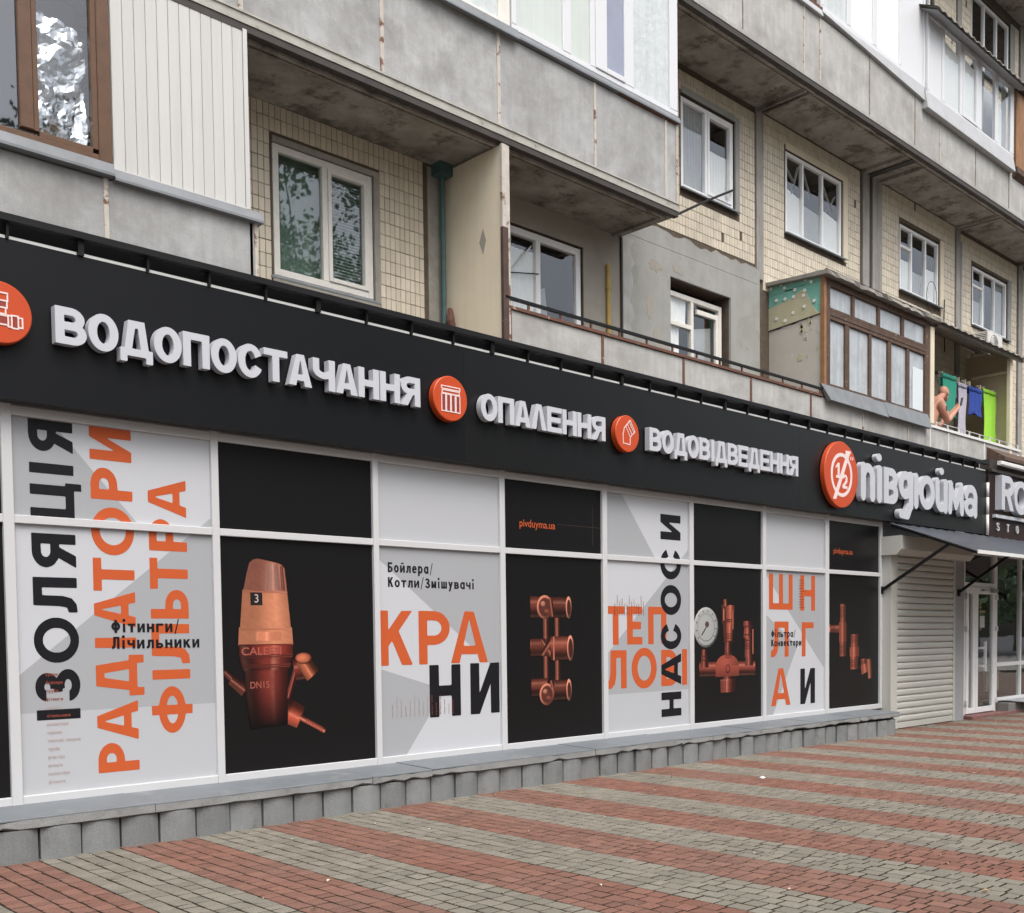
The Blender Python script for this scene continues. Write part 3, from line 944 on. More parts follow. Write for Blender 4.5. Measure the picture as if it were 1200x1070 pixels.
panel = {}
kinds = 'kgkgkgkgk'          # k = black film, g = grey film
for i in range(9):
    a, b = posts[i] + hw[i], posts[i + 1] - hw[i + 1]
    k = kinds[i]
    lo = MB(); lo.box(a, b, .0, .012, .395, 2.457)
    up_ = MB(); up_.box(a, b, .0, .012, 2.520, 3.262)
    m_lo = 'film_black' if k == 'k' else 'film_light'
    m_up = m_lo
    if i in (3, 7): m_up = 'film_mid'
    if i in (3, 7): m_up = 'film_pale'
    panel[(i, 0)] = lo.build('poster', m_lo, SF)
    panel[(i, 1)] = up_.build('poster', m_up, SF)

def facet(i, row, poly, m, lay=1):
    mb = MB()
    z0, z1 = ((.395, 2.457), (2.520, 3.262))[row]
    a, b = posts[i] + hw[i], posts[i + 1] - hw[i + 1]
    # clip to the pane
    def clip(P, f, g):
        out = []
        for q in range(len(P)):
            A, B = P[q], P[(q + 1) % len(P)]
            fa, fb = f(A), f(B)
            if fa >= 0: out.append(A)
            if (fa >= 0) != (fb >= 0):
                t = fa / (fa - fb)
                out.append((A[0] + t * (B[0] - A[0]), A[1] + t * (B[1] - A[1])))
        return out
    P = poly
    for f in (lambda p: p[0] - a, lambda p: b - p[0], lambda p: p[1] - z0, lambda p: z1 - p[1]):
        P = clip(P, f, None)
        if len(P) < 3: return None
    mb.prism(P, -.0006 * lay, .0002)
    return mb.build('poster_facet', m, panel[(i, row)])

# tone facets of the grey posters
for row in (0, 1):
    facet(1, row, [(2.85, 3.4), (3.05, 3.40), (3.95, 2.41), (2.6, 1.0 + 1.41)], 'film_mid') if row else None
    facet(1, row, [(4.6, 2.68), (2.80, 1.24), (2.80, 1.02), (4.6, 1.02 + .0)], 'film_mid') if True else None
facet(1, 0, [(4.6, 1.02), (2.80, 1.02), (2.80, .39), (4.6, .39)], 'film_pale')
facet(3, 0, [(6.2, 2.46), (6.2, 2.385), (7.9, 1.145), (7.9, 2.46)], 'film_mid')
facet(3, 0, [(6.2, 1.28), (7.0, 1.05), (6.87, .75), (6.57, .38), (6.2, .38)], 'film_mid')
facet(5, 1, [(9.6, 3.28), (9.90, 3.28), (10.60, 2.46), (9.6, 2.46)], 'film_mid')
for row in (0, 1):
    facet(5, row, [(11.25, 2.67), (9.5, 1.23), (9.5, .85), (11.25, .85)], 'film_mid')
facet(5, 0, [(9.5, .85), (11.25, .85), (11.25, .38), (9.5, .38)], 'film_pale')
facet(7, 0, [(12.9, 2.50), (14.62, 1.02), (14.62, 2.50)], 'film_mid')
facet(7, 0, [(12.9, 1.9), (13.86, 1.37), (13.2, .38), (12.9, .38)], 'film_mid')

def prow(i, z):          # which pane row a height falls in
    return panel[(i, 0 if z < 2.49 else 1)]
YL = -.0016              # prints lie on the film
def vcol(i, s, m, x0, x1, zs, t=.24, y=YL, depth=.0008):
    for ch, (za, zb) in zip(s, zs):
        xe = x1 + (0.17 * (x1 - x0) if ch in 'ЦД' and False else 0)
        letter('letter', ch, m, prow(i, (za + zb) / 2), (x0, xe, za, zb), y, depth, t, rot=True)
vcol(1, 'РАДІАТОРИ', 'print_orange', 3.475, 3.815, [(.51, .745), (.76, 1.08), (1.12, 1.45), (1.51, 1.59), (1.67, 1.96), (1.965, 2.225), (2.25, 2.63), (2.69, 2.94), (3.00, 3.258)], .235)
vcol(1, 'ФІЛЬТРА', 'print_orange', 3.945, 4.28, [(.79, 1.18), (1.24, 1.32), (1.37, 1.70), (1.745, 1.985), (1.99, 2.245), (2.305, 2.565), (2.59, 2.90)], .235)
vcol(1, 'ІЗОЛЯЦІЯ', 'print_black', 3.01, 3.345, [(.96, 1.04), (1.10, 1.35), (1.40, 1.75), (1.79, 2.06), (2.135, 2.395), (2.51, 2.79), (2.85, 2.93), (3.02, 3.258)], .235)
text_line('lettering', 'Фітинги/', 'print_black', panel[(1, 0)], 3.61, 1.632, .098, YL - .0016, .215, .58)
text_line('lettering', 'Лічильники', 'print_black', panel[(1, 0)], 3.61, 1.50, .098, YL - .0016, .215, .76)
tiny = ['крани', 'бойлери', 'труби', 'фітинги', 'насоси', 'лічильники', 'колектори', 'сифони', 'теплові насоси', 'труби', 'фільтри', 'шланги', 'колектори', 'фітинги']
for k, s in enumerate(tiny):
    z = 1.30 - k * .064
    on_black = .96 < z + .01 < 1.04 or 1.10 < z < 1.33
    text_line('lettering', s, 'print_tiny_red' if on_black else 'print_tiny', panel[(1, 0)], 3.085, z, .026, YL - .0016, .15, min(.018 * len(s), .27), aspect=.6)

text_line('lettering', 'Бойлера/', 'print_black', panel[(3, 0)], 6.385, 2.205, .098, YL, .215, .57)
text_line('lettering', 'Котли/Змішувачі', 'print_black', panel[(3, 0)], 6.385, 2.06, .098, YL, .215, 1.13)
for ch, b in (('К', (6.268, 6.68, 1.29, 1.83)), ('Р', (6.76, 7.17, 1.29, 1.83)), ('А', (7.18, 7.70, 1.29, 1.83))):
    letter('letter', ch, 'print_orange', panel[(3, 0)], b, YL, .0008, .205)
for ch, b in (('Н', (6.89, 7.31, .745, 1.28)), ('И', (7.445, 7.862, .745, 1.285))):
    letter('letter', ch, 'print_black', panel[(3, 0)], b, YL - .0002, .0010, .235)
for k in range(15):
    x = 6.42 + k * .056
    h = (.13, .2, .16, .1, .15, .22, .16, .14, .18, .2, .12, .2, .15, .1, .14)[k]
    text_line('lettering', ('насоси труби', 'крани', 'фітинги кут')[k % 3], 'print_tiny_red' if 6.89 < x < 7.05 or 7.18 < x < 7.31 else 'print_tiny', panel[(3, 0)], x, .775, .017, YL - .0016, .15, h, rot=True)
latin_line('lettering', 'pivduyma.ua', 'print_orange', panel[(4, 1)], 8.195, 2.765, .085, YL, .004, .56)
mb = MB(); mb.box(8.79, 9.53, YL, .0002, 2.822, 2.826); mb.box(9.385, 9.389, YL, .0002, 2.62, 3.08); mb.build('thin_line', 'print_faint', panel[(4, 1)])
latin_line('lettering', 'pivduyma.ua', 'print_orange', panel[(8, 1)], 14.89, 2.775, .085, YL, .004, .58)

for ch, b in (('Т', (9.618, 9.96, 1.445, 1.91)), ('Е', (10.0, 10.29, 1.445, 1.91)), ('П', (10.405, 10.77, 1.445, 1.91)), ('Л', (9.618, 9.985, .915, 1.38)), ('О', (10.08, 10.57, .905, 1.395)), ('В', (10.66, 11.0, .91, 1.37)), ('І', (11.10, 11.185, .91, 1.37))):
    letter('letter', ch, 'print_orange', panel[(5, 0)], b, YL, .0008, .23)
vcol(5, 'НАСОСИ', 'print_black', 10.66, 11.07, [(.52, .83), (.92, 1.32), (1.375, 1.71), (1.81, 2.19), (2.26, 2.65), (2.76, 3.075)], .24, YL - .0006, .0012)
for k in range(13):
    x = 9.78 + k * .045
    text_line('lettering', 'труби крани'[k % 3:], 'print_black' if k % 5 == 0 else 'print_tiny_red', panel[(5, 0)], x, 1.80, .014, YL - .0016, .2, (.14, .24, .17, .2, .14)[k % 5], rot=True)
for ch, b in (('Ш', (13.11, 13.73, 1.90, 2.41)), ('Н', (13.94, 14.35, 1.89, 2.41)), ('Л', (13.16, 13.62, 1.22, 1.73)), ('Г', (13.98, 14.31, 1.215, 1.72)), ('А', (13.16, 13.67, .52, 1.055))):
    letter('letter', ch, 'print_orange', panel[(7, 0)], b, YL, .0008, .205)
letter('letter', 'И', 'print_black', panel[(7, 0)], (13.94, 14.35, .51, 1.035), YL, .0008, .24)
text_line('lettering', 'Фільтра/', 'print_black', panel[(7, 0)], 13.165, 1.505, .098, YL - .0016, .215, .64)
text_line('lettering', 'Конвектори', 'print_black', panel[(7, 0)], 13.165, 1.375, .098, YL - .0016, .215, .80)
for k in range(11):
    text_line('lettering', 'крани', 'print_black', panel[(7, 0)], 13.9, 1.93 + k * .04, .013, YL - .0016, .2, .10 + .05 * (k % 3 == 0))
mb = MB(); mb.box(13.9, 13.904, YL, .0002, 1.80, 2.38); mb.box(13.9, 14.12, YL, .0002, 1.795, 1.80); mb.build('thin_line', 'print_tiny', panel[(7, 0)])

# ---- printed pictures of pipe fittings on the black posters: flat print, shaded as printed
class Print:
    def __init__(self, parent):
        self.v, self.f, self.c = [], [], []
        self.lay = 0
        self.parent = parent

    def strip(self, axis, widths, col, hl=-.25, dark=.07, gain=1.0, n=15, shine=1.0):
        """a printed pipe: axis points in x,z with half widths"""
        self.lay += 1
        y = YL - self.lay * .00012
        rows = []
        N = len(axis)
        if not isinstance(widths, (list, tuple)): widths = [widths] * N
        if not isinstance(gain, (list, tuple)): gain = [gain] * N
        ax2, wd2, gn2 = [], [], []
        for i in range(N - 1):
            m = max(1, int(math.hypot(axis[i + 1][0] - axis[i][0], axis[i + 1][1] - axis[i][1]) / .022))
            for q in range(m + (i == N - 2)):
                t = q / m
                ax2.append(tuple(axis[i][c] + t * (axis[i + 1][c] - axis[i][c]) for c in (0, 1)))
                wd2.append(widths[i] + t * (widths[i + 1] - widths[i])); gn2.append(gain[i] + t * (gain[i + 1] - gain[i]))
        axis, widths, N = ax2, wd2, len(ax2)
        rp = random.Random(self.lay)
        for i, (x, z) in enumerate(axis):
            a, b = axis[max(i - 1, 0)], axis[min(i + 1, N - 1)]
            dx, dz = b[0] - a[0], b[1] - a[1]
            L = math.hypot(dx, dz) or 1
            nx, nz = -dz / L, dx / L
            row = []
            for k in range(n):
                t = 2 * k / (n - 1) - 1
                row.append(len(self.v))
                self.v.append((x + nx * t * widths[i], y, z + nz * t * widths[i]))
                s = dark + (1 - dark) * .80 * max(0.0, math.cos((t - hl) * 1.45)) ** 3.0
                pk = max(0.0, 1 - abs(t - hl - .12) * 6) + .35 * max(0.0, 1 - abs(t + .82) * 7)
                s *= gn2[i] * rp.uniform(.90, 1.07)
                pk *= shine * gn2[i] * .24 * rp.uniform(.6, 1.15)
                self.c.append((min(1, col[0] * s + pk), min(1, col[1] * s + pk * .48), min(1, col[2] * s + pk * .34)))
            rows.append(row)
        for r0, r1 in zip(rows[:-1], rows[1:]):
            for k in range(n - 1):
                self.f.append((r0[k], r0[k + 1], r1[k + 1], r1[k]))

    def disc(self, cx, cz, rx, rz, col, edge=.35, hx=-.3, hz=.3, n=20):
        self.lay += 1
        y = YL - self.lay * .00012
        c0 = len(self.v)
        self.v.append((cx + hx * rx * .4, y, cz + hz * rz * .4)); self.c.append(col)
        for k in range(n):
            a = 2 * math.pi * k / n
            self.v.append((cx + rx * math.cos(a), y, cz + rz * math.sin(a)))
            s = edge + (1 - edge) * max(0, math.cos(a) * hx + math.sin(a) * hz + .3)
            self.c.append(tuple(q * min(s, 1) for q in col))
        for k in range(n):
            self.f.append((c0, c0 + 1 + k, c0 + 1 + (k + 1) % n))

    def ring(self, cx, cz, rx, rz, w, col, n=20):
        self.lay += 1
        y = YL - self.lay * .00012
        c0 = len(self.v)
        for k in range(n):
            a = 2 * math.pi * k / n
            s = .55 + .45 * math.cos(a - 2.2)
            for q in (1.0, 1 - w / rx):
                self.v.append((cx + rx * q * math.cos(a), y, cz + rz * q * math.sin(a)))
                self.c.append(tuple(g * s for g in col))
        for k in range(n):
            k2 = (k + 1) % n
            self.f.append((c0 + 2 * k, c0 + 2 * k2, c0 + 2 * k2 + 1, c0 + 2 * k + 1))

    def quad(self, pts, cols):
        self.lay += 1
        y = YL - self.lay * .00012
        c0 = len(self.v)
        for (x, z), c in zip(pts, cols):
            self.v.append((x, y, z)); self.c.append(c)
        self.f.append(tuple(range(c0, c0 + len(pts))))

    def build(self, name):
        me = bpy.data.meshes.new(name)
        org = origin_of(self.parent)
        me.from_pydata([(x - org.x, y - org.y, z - org.z) for x, y, z in self.v], [], self.f)
        at = me.color_attributes.new('Print', 'FLOAT_COLOR', 'POINT')
        at.data.foreach_set('color', [q for c in self.c for q in (*c, 1.0)])
        me.materials.append(MATS['print_picture'])
        o = bpy.data.objects.new(name, me)
        link(o); o.parent = self.parent
        return o

COP = (.27, .072, .044)
ORA = (.62, .235, .125)
RED = (.23, .034, .024)
# pressure reducing valve
p = Print(panel[(2, 0)])
p.strip([(4.60, 1.29), (4.70, 1.20)], [.03, .035], (.13, .03, .02))
p.strip([(4.66, 1.22), (4.80, 1.12)], [.05, .07], (.13, .03, .02))
p.strip([(5.36, 1.40), (5.22, 1.00), (5.16, .92)], [.028, .03, .05], RED)
p.strip([(5.30, 1.28), (5.47, 1.31)], [.10, .115], RED, hl=.1)
p.strip([(5.38, 1.38), (5.50, 1.22)], [.075, .08], (.50, .13, .06))
p.disc(5.40, 1.385, .085, .05, (.62, .18, .09))
p.strip([(5.14, .95), (5.25, .90)], [.10, .11], RED)
p.strip([(5.24, .90), (5.36, .84)], [.115, .105], (.56, .10, .05))
p.strip([(5.35, .845), (5.62, .70)], [.026, .024], (.62, .16, .10))
for k in range(9):
    q = k / 9
    p.quad([(5.42 + .19 * q, .83 - .10 * q), (5.432 + .19 * q, .824 - .10 * q), (5.418 + .19 * q, .785 - .10 * q), (5.406 + .19 * q, .79 - .10 * q)], [(.25, .05, .03)] * 4)
p.strip([(5.01, 1.36), (5.01, 1.12), (5.02, .95), (5.03, .78)], [.225, .215, .205, .19], RED, hl=.15, gain=[1.0, .85, .38, .0], shine=.4)
p.strip([(5.01, 1.43), (5.01, 1.31)], [.275, .245], RED, hl=.2)
p.strip([(5.01, 1.31), (5.01, 1.285)], [.245, .235], (.14, .02, .015), hl=.2)
p.strip([(5.015, 1.53), (5.015, 1.42)], [.275, .272], (.46, .06, .035), hl=.2)
p.strip([(5.015, 1.67), (5.015, 1.51)], [.268, .278], ORA, hl=.35, dark=.55, shine=.15)
p.strip([(5.015, 2.0), (5.015, 1.65)], [.225, .258], ORA, hl=.35, dark=.50, shine=.25)
p.strip([(5.04, 1.63), (5.04, 1.55)], [.13, .13], (.62, .22, .12), dark=.75)
p.strip([(5.045, 2.262), (5.043, 2.25), (5.04, 2.22), (5.03, 2.12), (5.02, 1.985)], [.10, .145, .178, .200, .222], (.46, .165, .11), hl=.5, dark=.40, shine=.2)
p.strip([(5.09, 2.24), (5.09, 2.0)], [.06, .085], (.36, .17, .13), hl=.0, dark=.6); p.strip([(5.185, 2.22), (5.20, 2.0)], [.015, .02], (.16, .05, .035), dark=.6)
p.quad([(4.865, 1.865), (4.985, 1.865), (4.985, 1.985), (4.865, 1.985)], [(.015, .012, .012)] * 4)
for z, w_ in ((1.515, .272), (1.425, .272), (1.405, .268), (1.335, .25), (1.315, .24)): p.quad([(5.015 - w_, z - .005), (5.015 + w_, z - .005), (5.015 + w_, z + .005), (5.015 - w_, z + .005)], [(.05, .01, .008), (.15, .03, .02), (.15, .03, .02), (.05, .01, .008)])
p.quad([(4.775, 1.648), (5.275, 1.648), (5.275, 1.66), (4.775, 1.66)], [(.30, .10, .06), (.50, .19, .11), (.50, .19, .11), (.30, .10, .06)])
p.quad([(4.80, 1.978), (5.24, 1.978), (5.24, 1.99), (4.80, 1.99)], [(.28, .09, .055), (.44, .17, .10), (.44, .17, .10), (.28, .09, .055)])
p.ring(5.40, 1.385, .085, .05, .014, (.35, .09, .05))
p.build('valve_picture')
latin_line('lettering', '3', 'print_tiny', panel[(2, 0)], 4.905, 1.89, .075, YL - .006, .01)
latin_line('lettering', 'CALEFFI', 'print_emboss', panel[(2, 0)], 4.765, 1.425, .07, YL - .006, .012, .40)
latin_line('lettering', 'DN15', 'print_emboss', panel[(2, 0)], 4.845, 1.13, .06, YL - .006, .012, .19)
# copper manifold
p = Print(panel[(4, 0)])
DK = (.20, .05, .030)
def band(p, x, z, w, h, col=(.07, .018, .012)): p.quad([(x - w, z - h), (x + w, z - h), (x + w, z + h), (x - w, z + h)], [col] * 4)
for xa in (8.59, 8.775):
    p.strip([(xa, 1.80), (xa, 1.52)], .045, COP); p.strip([(xa, 1.38), (xa, 1.05)], .045, COP)
def socket(p, x0, x1, z, w, col):           # a short dark socket with a rolled collar
    p.strip([(x0, z), (x1, z)], w, col, hl=.35, shine=.6)
def front_mouth(p, x, z, r):
    p.disc(x, z, r, r * 1.06, (.30, .08, .05), edge=.45); p.ring(x, z, r, r * 1.06, .024, (.62, .22, .14))
    p.disc(x, z, r * .74, r * .8, (.10, .028, .02), edge=.6); p.disc(x - r * .22, z + r * .30, r * .30, r * .24, (.50, .20, .13), edge=.3); p.disc(x + r * .25, z - r * .35, r * .34, r * .2, (.24, .065, .04), edge=.4)
def side_mouth(p, x, z, rx, rz):
    p.disc(x, z, rx, rz, (.26, .07, .045), edge=.5); p.disc(x + .006, z, rx * .62, rz * .78, (.05, .014, .01), edge=.8); p.ring(x, z, rx, rz, .014, (.74, .30, .20))
socket(p, 8.345, 8.62, 1.885, .120, DK); socket(p, 8.62, 8.975, 1.885, .118, (.13, .034, .022)); side_mouth(p, 8.965, 1.885, .048, .128)
front_mouth(p, 8.575, 1.885, .128); p.strip([(8.665, 1.99), (8.70, 1.78)], .03, COP)
socket(p, 8.335, 8.60, 1.435, .098, DK)
for k in range(6): band(p, 8.37 + k * .028, 1.435, .004, .09)
p.strip([(8.52, 1.52), (8.68, 1.35)], [.03, .045], COP); p.strip([(8.52, 1.35), (8.68, 1.52)], [.03, .045], COP)
socket(p, 8.66, 8.98, 1.42, .135, (.30, .075, .045)); band(p, 8.71, 1.42, .012, .135, (.42, .13, .08)); side_mouth(p, 8.985, 1.42, .055, .148)
socket(p, 8.345, 8.6, .99, .098, DK); socket(p, 8.64, 8.95, .945, .115, (.15, .038, .025)); side_mouth(p, 8.955, .94, .045, .128)
front_mouth(p, 8.59, .905, .118); p.strip([(8.66, 1.06), (8.69, .98)], .028, COP)
p.build('manifold_picture')
# gauge and safety valves
p = Print(panel[(6, 0)])
p.strip([(11.46, 1.10), (12.76, 1.08)], [.095, .10], (.34, .075, .05), hl=.35)
p.strip([(11.57, 1.36), (11.57, 1.12)], [.055, .095], (.24, .05, .035))
p.strip([(12.61, 1.30), (12.61, 1.12)], [.09, .10], (.26, .055, .04))
p.strip([(12.60, 1.55), (12.60, 1.24)], [.09, .10], (.30, .065, .045))
p.strip([(12.58, 1.70), (12.58, 1.50)], [.09, .11], (.36, .08, .05)); p.strip([(12.57, 1.735), (12.57, 1.66)], [.10, .105], (.30, .05, .05))
p.strip([(12.11, 1.32), (12.11, 1.08)], [.075, .13], (.30, .065, .045))
p.strip([(12.11, 1.50), (12.11, 1.28)], [.08, .085], (.22, .05, .035))
p.strip([(12.11, 1.74), (12.11, 1.47)], [.125, .10], (.46, .105, .06), hl=.2)
p.strip([(12.11, 1.95), (12.11, 1.70)], [.15, .145], (.42, .095, .055), hl=.25); p.strip([(12.05, 2.03), (12.06, 1.93)], [.045, .06], (.30, .07, .045))
p.disc(12.09, 1.13, .27, .155, (.34, .075, .05), hz=.5); p.quad([(11.82, 1.13), (12.36, 1.13), (12.36, .985), (11.82, .985)], [(.30, .06, .04)] * 2 + [(.14, .03, .02)] * 2)
p.ring(12.10, 1.09, .055, .06, .016, (.10, .02, .02))
p.strip([(12.10, .985), (12.10, .92)], [.10, .12], (.22, .05, .035)); p.strip([(12.10, .95), (12.10, .77)], [.185, .175], (.30, .065, .045)); p.strip([(12.10, .945), (12.10, .93)], [.185, .185], (.45, .12, .08))
p.disc(11.61, 1.65, .265, .262, (.36, .37, .36), edge=.85); p.ring(11.61, 1.65, .27, .267, .03, (.50, .50, .49)); p.ring(11.61, 1.65, .19, .185, .008, (.2, .2, .2))
p.quad([(11.50, 1.55), (11.52, 1.54), (11.67, 1.70), (11.655, 1.71)], [(.03, .03, .03)] * 4); p.disc(11.63, 1.69, .045, .04, (.08, .05, .05), edge=1)
for k in range(10):
    a = -.6 + 4.4 * k / 9
    ca, sa = math.cos(a), math.sin(a)
    p.quad([(11.61 + .20 * ca, 1.65 + .20 * sa), (11.61 + .20 * ca - .012 * sa, 1.65 + .20 * sa + .012 * ca), (11.61 + .235 * ca - .012 * sa, 1.65 + .235 * sa + .012 * ca), (11.61 + .235 * ca, 1.65 + .235 * sa)], [(.05, .05, .05)] * 4)
for z in (1.50, 1.53, 1.56): band(p, 12.11, z, .085, .005)
for z in (1.73, 1.755, 1.46): band(p, 12.11, z, .125, .006)
for z in (1.245, 1.27, 1.295): band(p, 12.11, z, .074, .004)
for x_, z_ in ((12.04, .86), (12.16, .86)): band(p, x_, z_, .005, .085, (.13, .03, .022))
for z in (1.55, 1.47, 1.66): band(p, 12.59, z, .10, .006)
for z in (1.36, 1.39, 1.42): band(p, 12.60, z, .088, .004)
p.strip([(12.70, 1.62), (12.70, 1.28)], .02, (.55, .18, .11)); p.strip([(12.01, 1.90), (12.01, 1.74)], .022, (.60, .22, .14)); p.strip([(12.22, 1.88), (12.22, 1.62)], .022, (.50, .15, .09))
band(p, 11.57, 1.22, .07, .006); band(p, 11.57, 1.27, .055, .005)
p.build('gauge_picture')
# three small fittings
p = Print(panel[(8, 0)])
p.strip([(14.73, 1.62), (15.10, 1.62)], [.055, .06], COP, hl=.3, dark=.26); p.strip([(14.75, 1.63), (14.80, 1.63)], [.065, .065], (.62, .18, .1), dark=.26)
p.strip([(15.17, 2.0), (15.17, 1.72)], .085, COP, dark=.26); p.strip([(15.17, 1.72), (15.17, 1.42)], .115, (.34, .085, .05), dark=.26); p.strip([(15.17, 1.42), (15.17, 1.19)], .10, COP, dark=.26)
p.strip([(15.53, 1.53), (15.53, 1.33)], .115, (.33, .08, .05), dark=.26); p.strip([(15.53, 1.33), (15.53, 1.18)], .15, (.44, .11, .06), dark=.26); p.strip([(15.52, 1.18), (15.52, .98)], .12, (.33, .08, .05), dark=.26)
p.strip([(15.83, 1.14), (15.84, 1.02)], .10, COP, dark=.26); p.strip([(15.86, 1.06), (15.90, .92)], .14, (.40, .10, .06), dark=.26); p.strip([(15.99, 1.13), (16.03, .82)], [.07, .06], (.40, .12, .07), dark=.26)
for z in (1.95, 1.92, 1.89, 1.86, 1.83, 1.80): band(p, 15.17, z, .085, .005)
for z in (1.36, 1.33, 1.30, 1.27, 1.24): band(p, 15.17, z, .10, .005)
for x_ in (14.80, 14.84, 14.88, 14.92): band(p, x_, 1.62, .006, .055)
for x_ in (15.11, 15.23): band(p, x_, 1.57, .005, .14, (.22, .05, .03))
for z in (1.50, 1.47, 1.44, 1.41, 1.12, 1.09, 1.06, 1.03): band(p, 15.53, z, .115, .005)
for x_ in (15.46, 15.60): band(p, x_, 1.255, .005, .072, (.2, .05, .03))
for z in (1.10, 1.07): band(p, 15.835, z, .10, .005)
p.build('fittings_picture')

# ================================================================== sign board over the shop
SG = thing('shop_sign', (10.5, -.18, 3.34), 'long black sign board with raised white Cyrillic letters and orange discs above the shop windows', 'shop sign')
YS = -.18
for a, b, m in ((-.2, 7.25, 'sign_black'), (7.252, 13.62, 'sign_black_b'), (13.622, 20.05, 'sign_black_b')):
    box('board', m, SG, a, b, YS, -.04, 3.34, 4.50)
mb = MB(); mb.box(-.2, 20.05, YS + .012, -.04, 4.502, 4.526); mb.build('white_lip', 'strip_white', SG)
mb = MB(); mb.box(-.2, 20.05, YS - .055, YS + .03, 4.615, 4.665); mb.build('light_bar', 'black_metal', SG)
mb = MB(); mb.box(-.2, 20.05, -.05, -.035, 4.40, 4.70); mb.build('gap_filler', 'gap_black', SG)  # black strip painted in for the darkness of the gap behind the bar
sx = 2.84 - 5 * .534
k = 0
while sx < 20:
    wide = .045 if k % 4 == 2 else .018
    mb = MB(); mb.box(sx - wide / 2, sx + wide / 2, YS - .02, -.05, 4.498, 4.616); mb.build('bracket', 'black_metal', SG)
    sx += .534 if sx < 7.5 else .518
    k += 1
YF = YS - .015           # letters stand just off the board
DEP = .072
def word(s, x0, x1, z0, z1, t, parent=SG, rel=None):
    ws = [NARROW.get(c, 1.0) for c in s]
    ws = [w if c not in 'Іі' else .42 for c, w in zip(s, ws)]
    tot = sum(ws)
    g = .006
    u = x0
    for c, w in zip(s, ws):
        wd = (x1 - x0) * w / tot
        letter('letter', 'Λ' if c == 'Л' and s == 'ОПАЛЕННЯ' else c, 'sign_white', parent, (u + g, u + wd - g, z0, z1), YF - DEP, DEP, t)
        u += wd
word('ВОДОПОСТАЧАННЯ', 3.13, 6.62, 3.79, 4.065, .245)
word('ОПАЛЕННЯ', 7.40, 9.335, 3.78, 4.05, .235)
word('ВОДОВІДВЕДЕННЯ', 10.12, 13.455, 3.77, 4.045, .235)

def round_disc(cx, cz, r, depth=DEP):
    mb = MB()
    n = 48
    prof = [(r, depth), (r, .008), (r - .008, 0.0)]
    v, f = [], []
    for rr, d in prof:
        for k in range(n):
            a = 2 * math.pi * k / n
            v.append((cx + rr * math.cos(a), YF - depth + d, cz + rr * math.sin(a)))
    for j in range(2):
        for k in range(n):
            k2 = (k + 1) % n
            f.append((j * n + k, j * n + k2, (j + 1) * n + k2, (j + 1) * n + k))
    f.append(tuple(2 * n + k for k in range(n)))
    f.append(tuple(k for k in range(n))[::-1])
    mb.add(v, f)
    return mb.build('disc', 'sign_orange', SG)

def outline_icon(parent, polys, y, w, m='icon_white', fill=None):
    """line icon: closed or open paths as thin raised strokes"""
    mb = MB()
    for li, (P, closed) in enumerate(polys):
        n = len(P)
        for i in range(n if closed else n - 1):
            a, b = P[i], P[(i + 1) % n]
            dx, dz = b[0] - a[0], b[1] - a[1]
            L = math.hypot(dx, dz)
            ux, uz = dx / L * w * .48, dz / L * w * .48
            nx, nz = -dz / L * w / 2, dx / L * w / 2
            yy = y - .0004 * ((i + li) % 5)
            mb.prism([(a[0] - ux + nx, a[1] - uz + nz), (a[0] - ux - nx, a[1] - uz - nz), (b[0] + ux - nx, b[1] + uz - nz), (b[0] + ux + nx, b[1] + uz + nz)], yy, y + .004)
    o = mb.build('icon', m, parent)
    if fill:
        mb = MB()
        for q, P in enumerate(fill):
            mb.prism(P, y + .002, y + .005)
        mb.build('icon_fill', 'icon_red', parent)
    return o
YI = YF - DEP - .003
def R4(x0, x1, z0, z1): return [(x0, z0), (x1, z0), (x1, z1), (x0, z1)]
d = round_disc(2.75, 3.935, .222)             # pipe fitting
outline_icon(d, [(R4(2.72, 2.80, 4.02, 4.075), True), (R4(2.725, 2.795, 3.97, 4.02), True), (R4(2.735, 2.785, 3.925, 3.97), True),
                 (R4(2.66, 2.80, 3.85, 3.915), True), (R4(2.80, 2.825, 3.84, 3.92), True), (R4(2.825, 2.87, 3.835, 3.925), True), (R4(2.87, 2.90, 3.845, 3.915), True)], YI, .011,
             fill=[R4(2.725, 2.79, 3.975, 4.015), R4(2.665, 2.795, 3.855, 3.91), R4(2.83, 2.865, 3.84, 3.92)])
d = round_disc(7.0, 3.93, .222)               # radiator
ic = [(R4(6.88, 7.12, 4.018, 4.045), True), (R4(6.888, 7.112, 3.975, 4.005), True)]
fl = []
for k in range(4):
    a = 6.882 + k * .062
    ic.append((R4(a, a + .05, 3.80, 3.968), True)); fl.append(R4(a + .006, a + .044, 3.806, 3.962))
outline_icon(d, ic, YI, .010, fill=fl)
d = round_disc(9.72, 3.915, .213)             # pipe elbow
outline_icon(d, [([(9.64, 3.80), (9.76, 3.79), (9.765, 3.88), (9.85, 3.95), (9.765, 4.075), (9.66, 3.975), (9.635, 3.90)], True), ([(9.765, 3.88), (9.685, 3.995)], False), ([(9.80, 3.905), (9.715, 4.025)], False), ([(9.835, 3.935), (9.745, 4.055)], False)], YI, .010)
d = round_disc(14.65, 3.91, .49)        # half-inch mark
ops = [('+', s_ell(0, 0, .315, .325)), ('-', s_ell(0, 0, .262, .272)), ('+', s_poly([(-.25, -.37), (-.16, -.37), (.25, .345), (.16, .345)])), ('+', s_poly([(.10, .30), (.27, .345), (.27, .375), (.12, .375)]))]
mb = MB(); solid_loops(mb, trace(ops, (-.4, .4), (-.45, .45), .012), lambda u, v, q: (14.65 + u, YI + q, 3.905 + v), .004); mb.build('ring_mark', 'icon_white', d)
letter('numeral', '1', 'icon_white', d, (14.475, 14.60, 3.85, 4.075), YI - .0004, .004, .26)
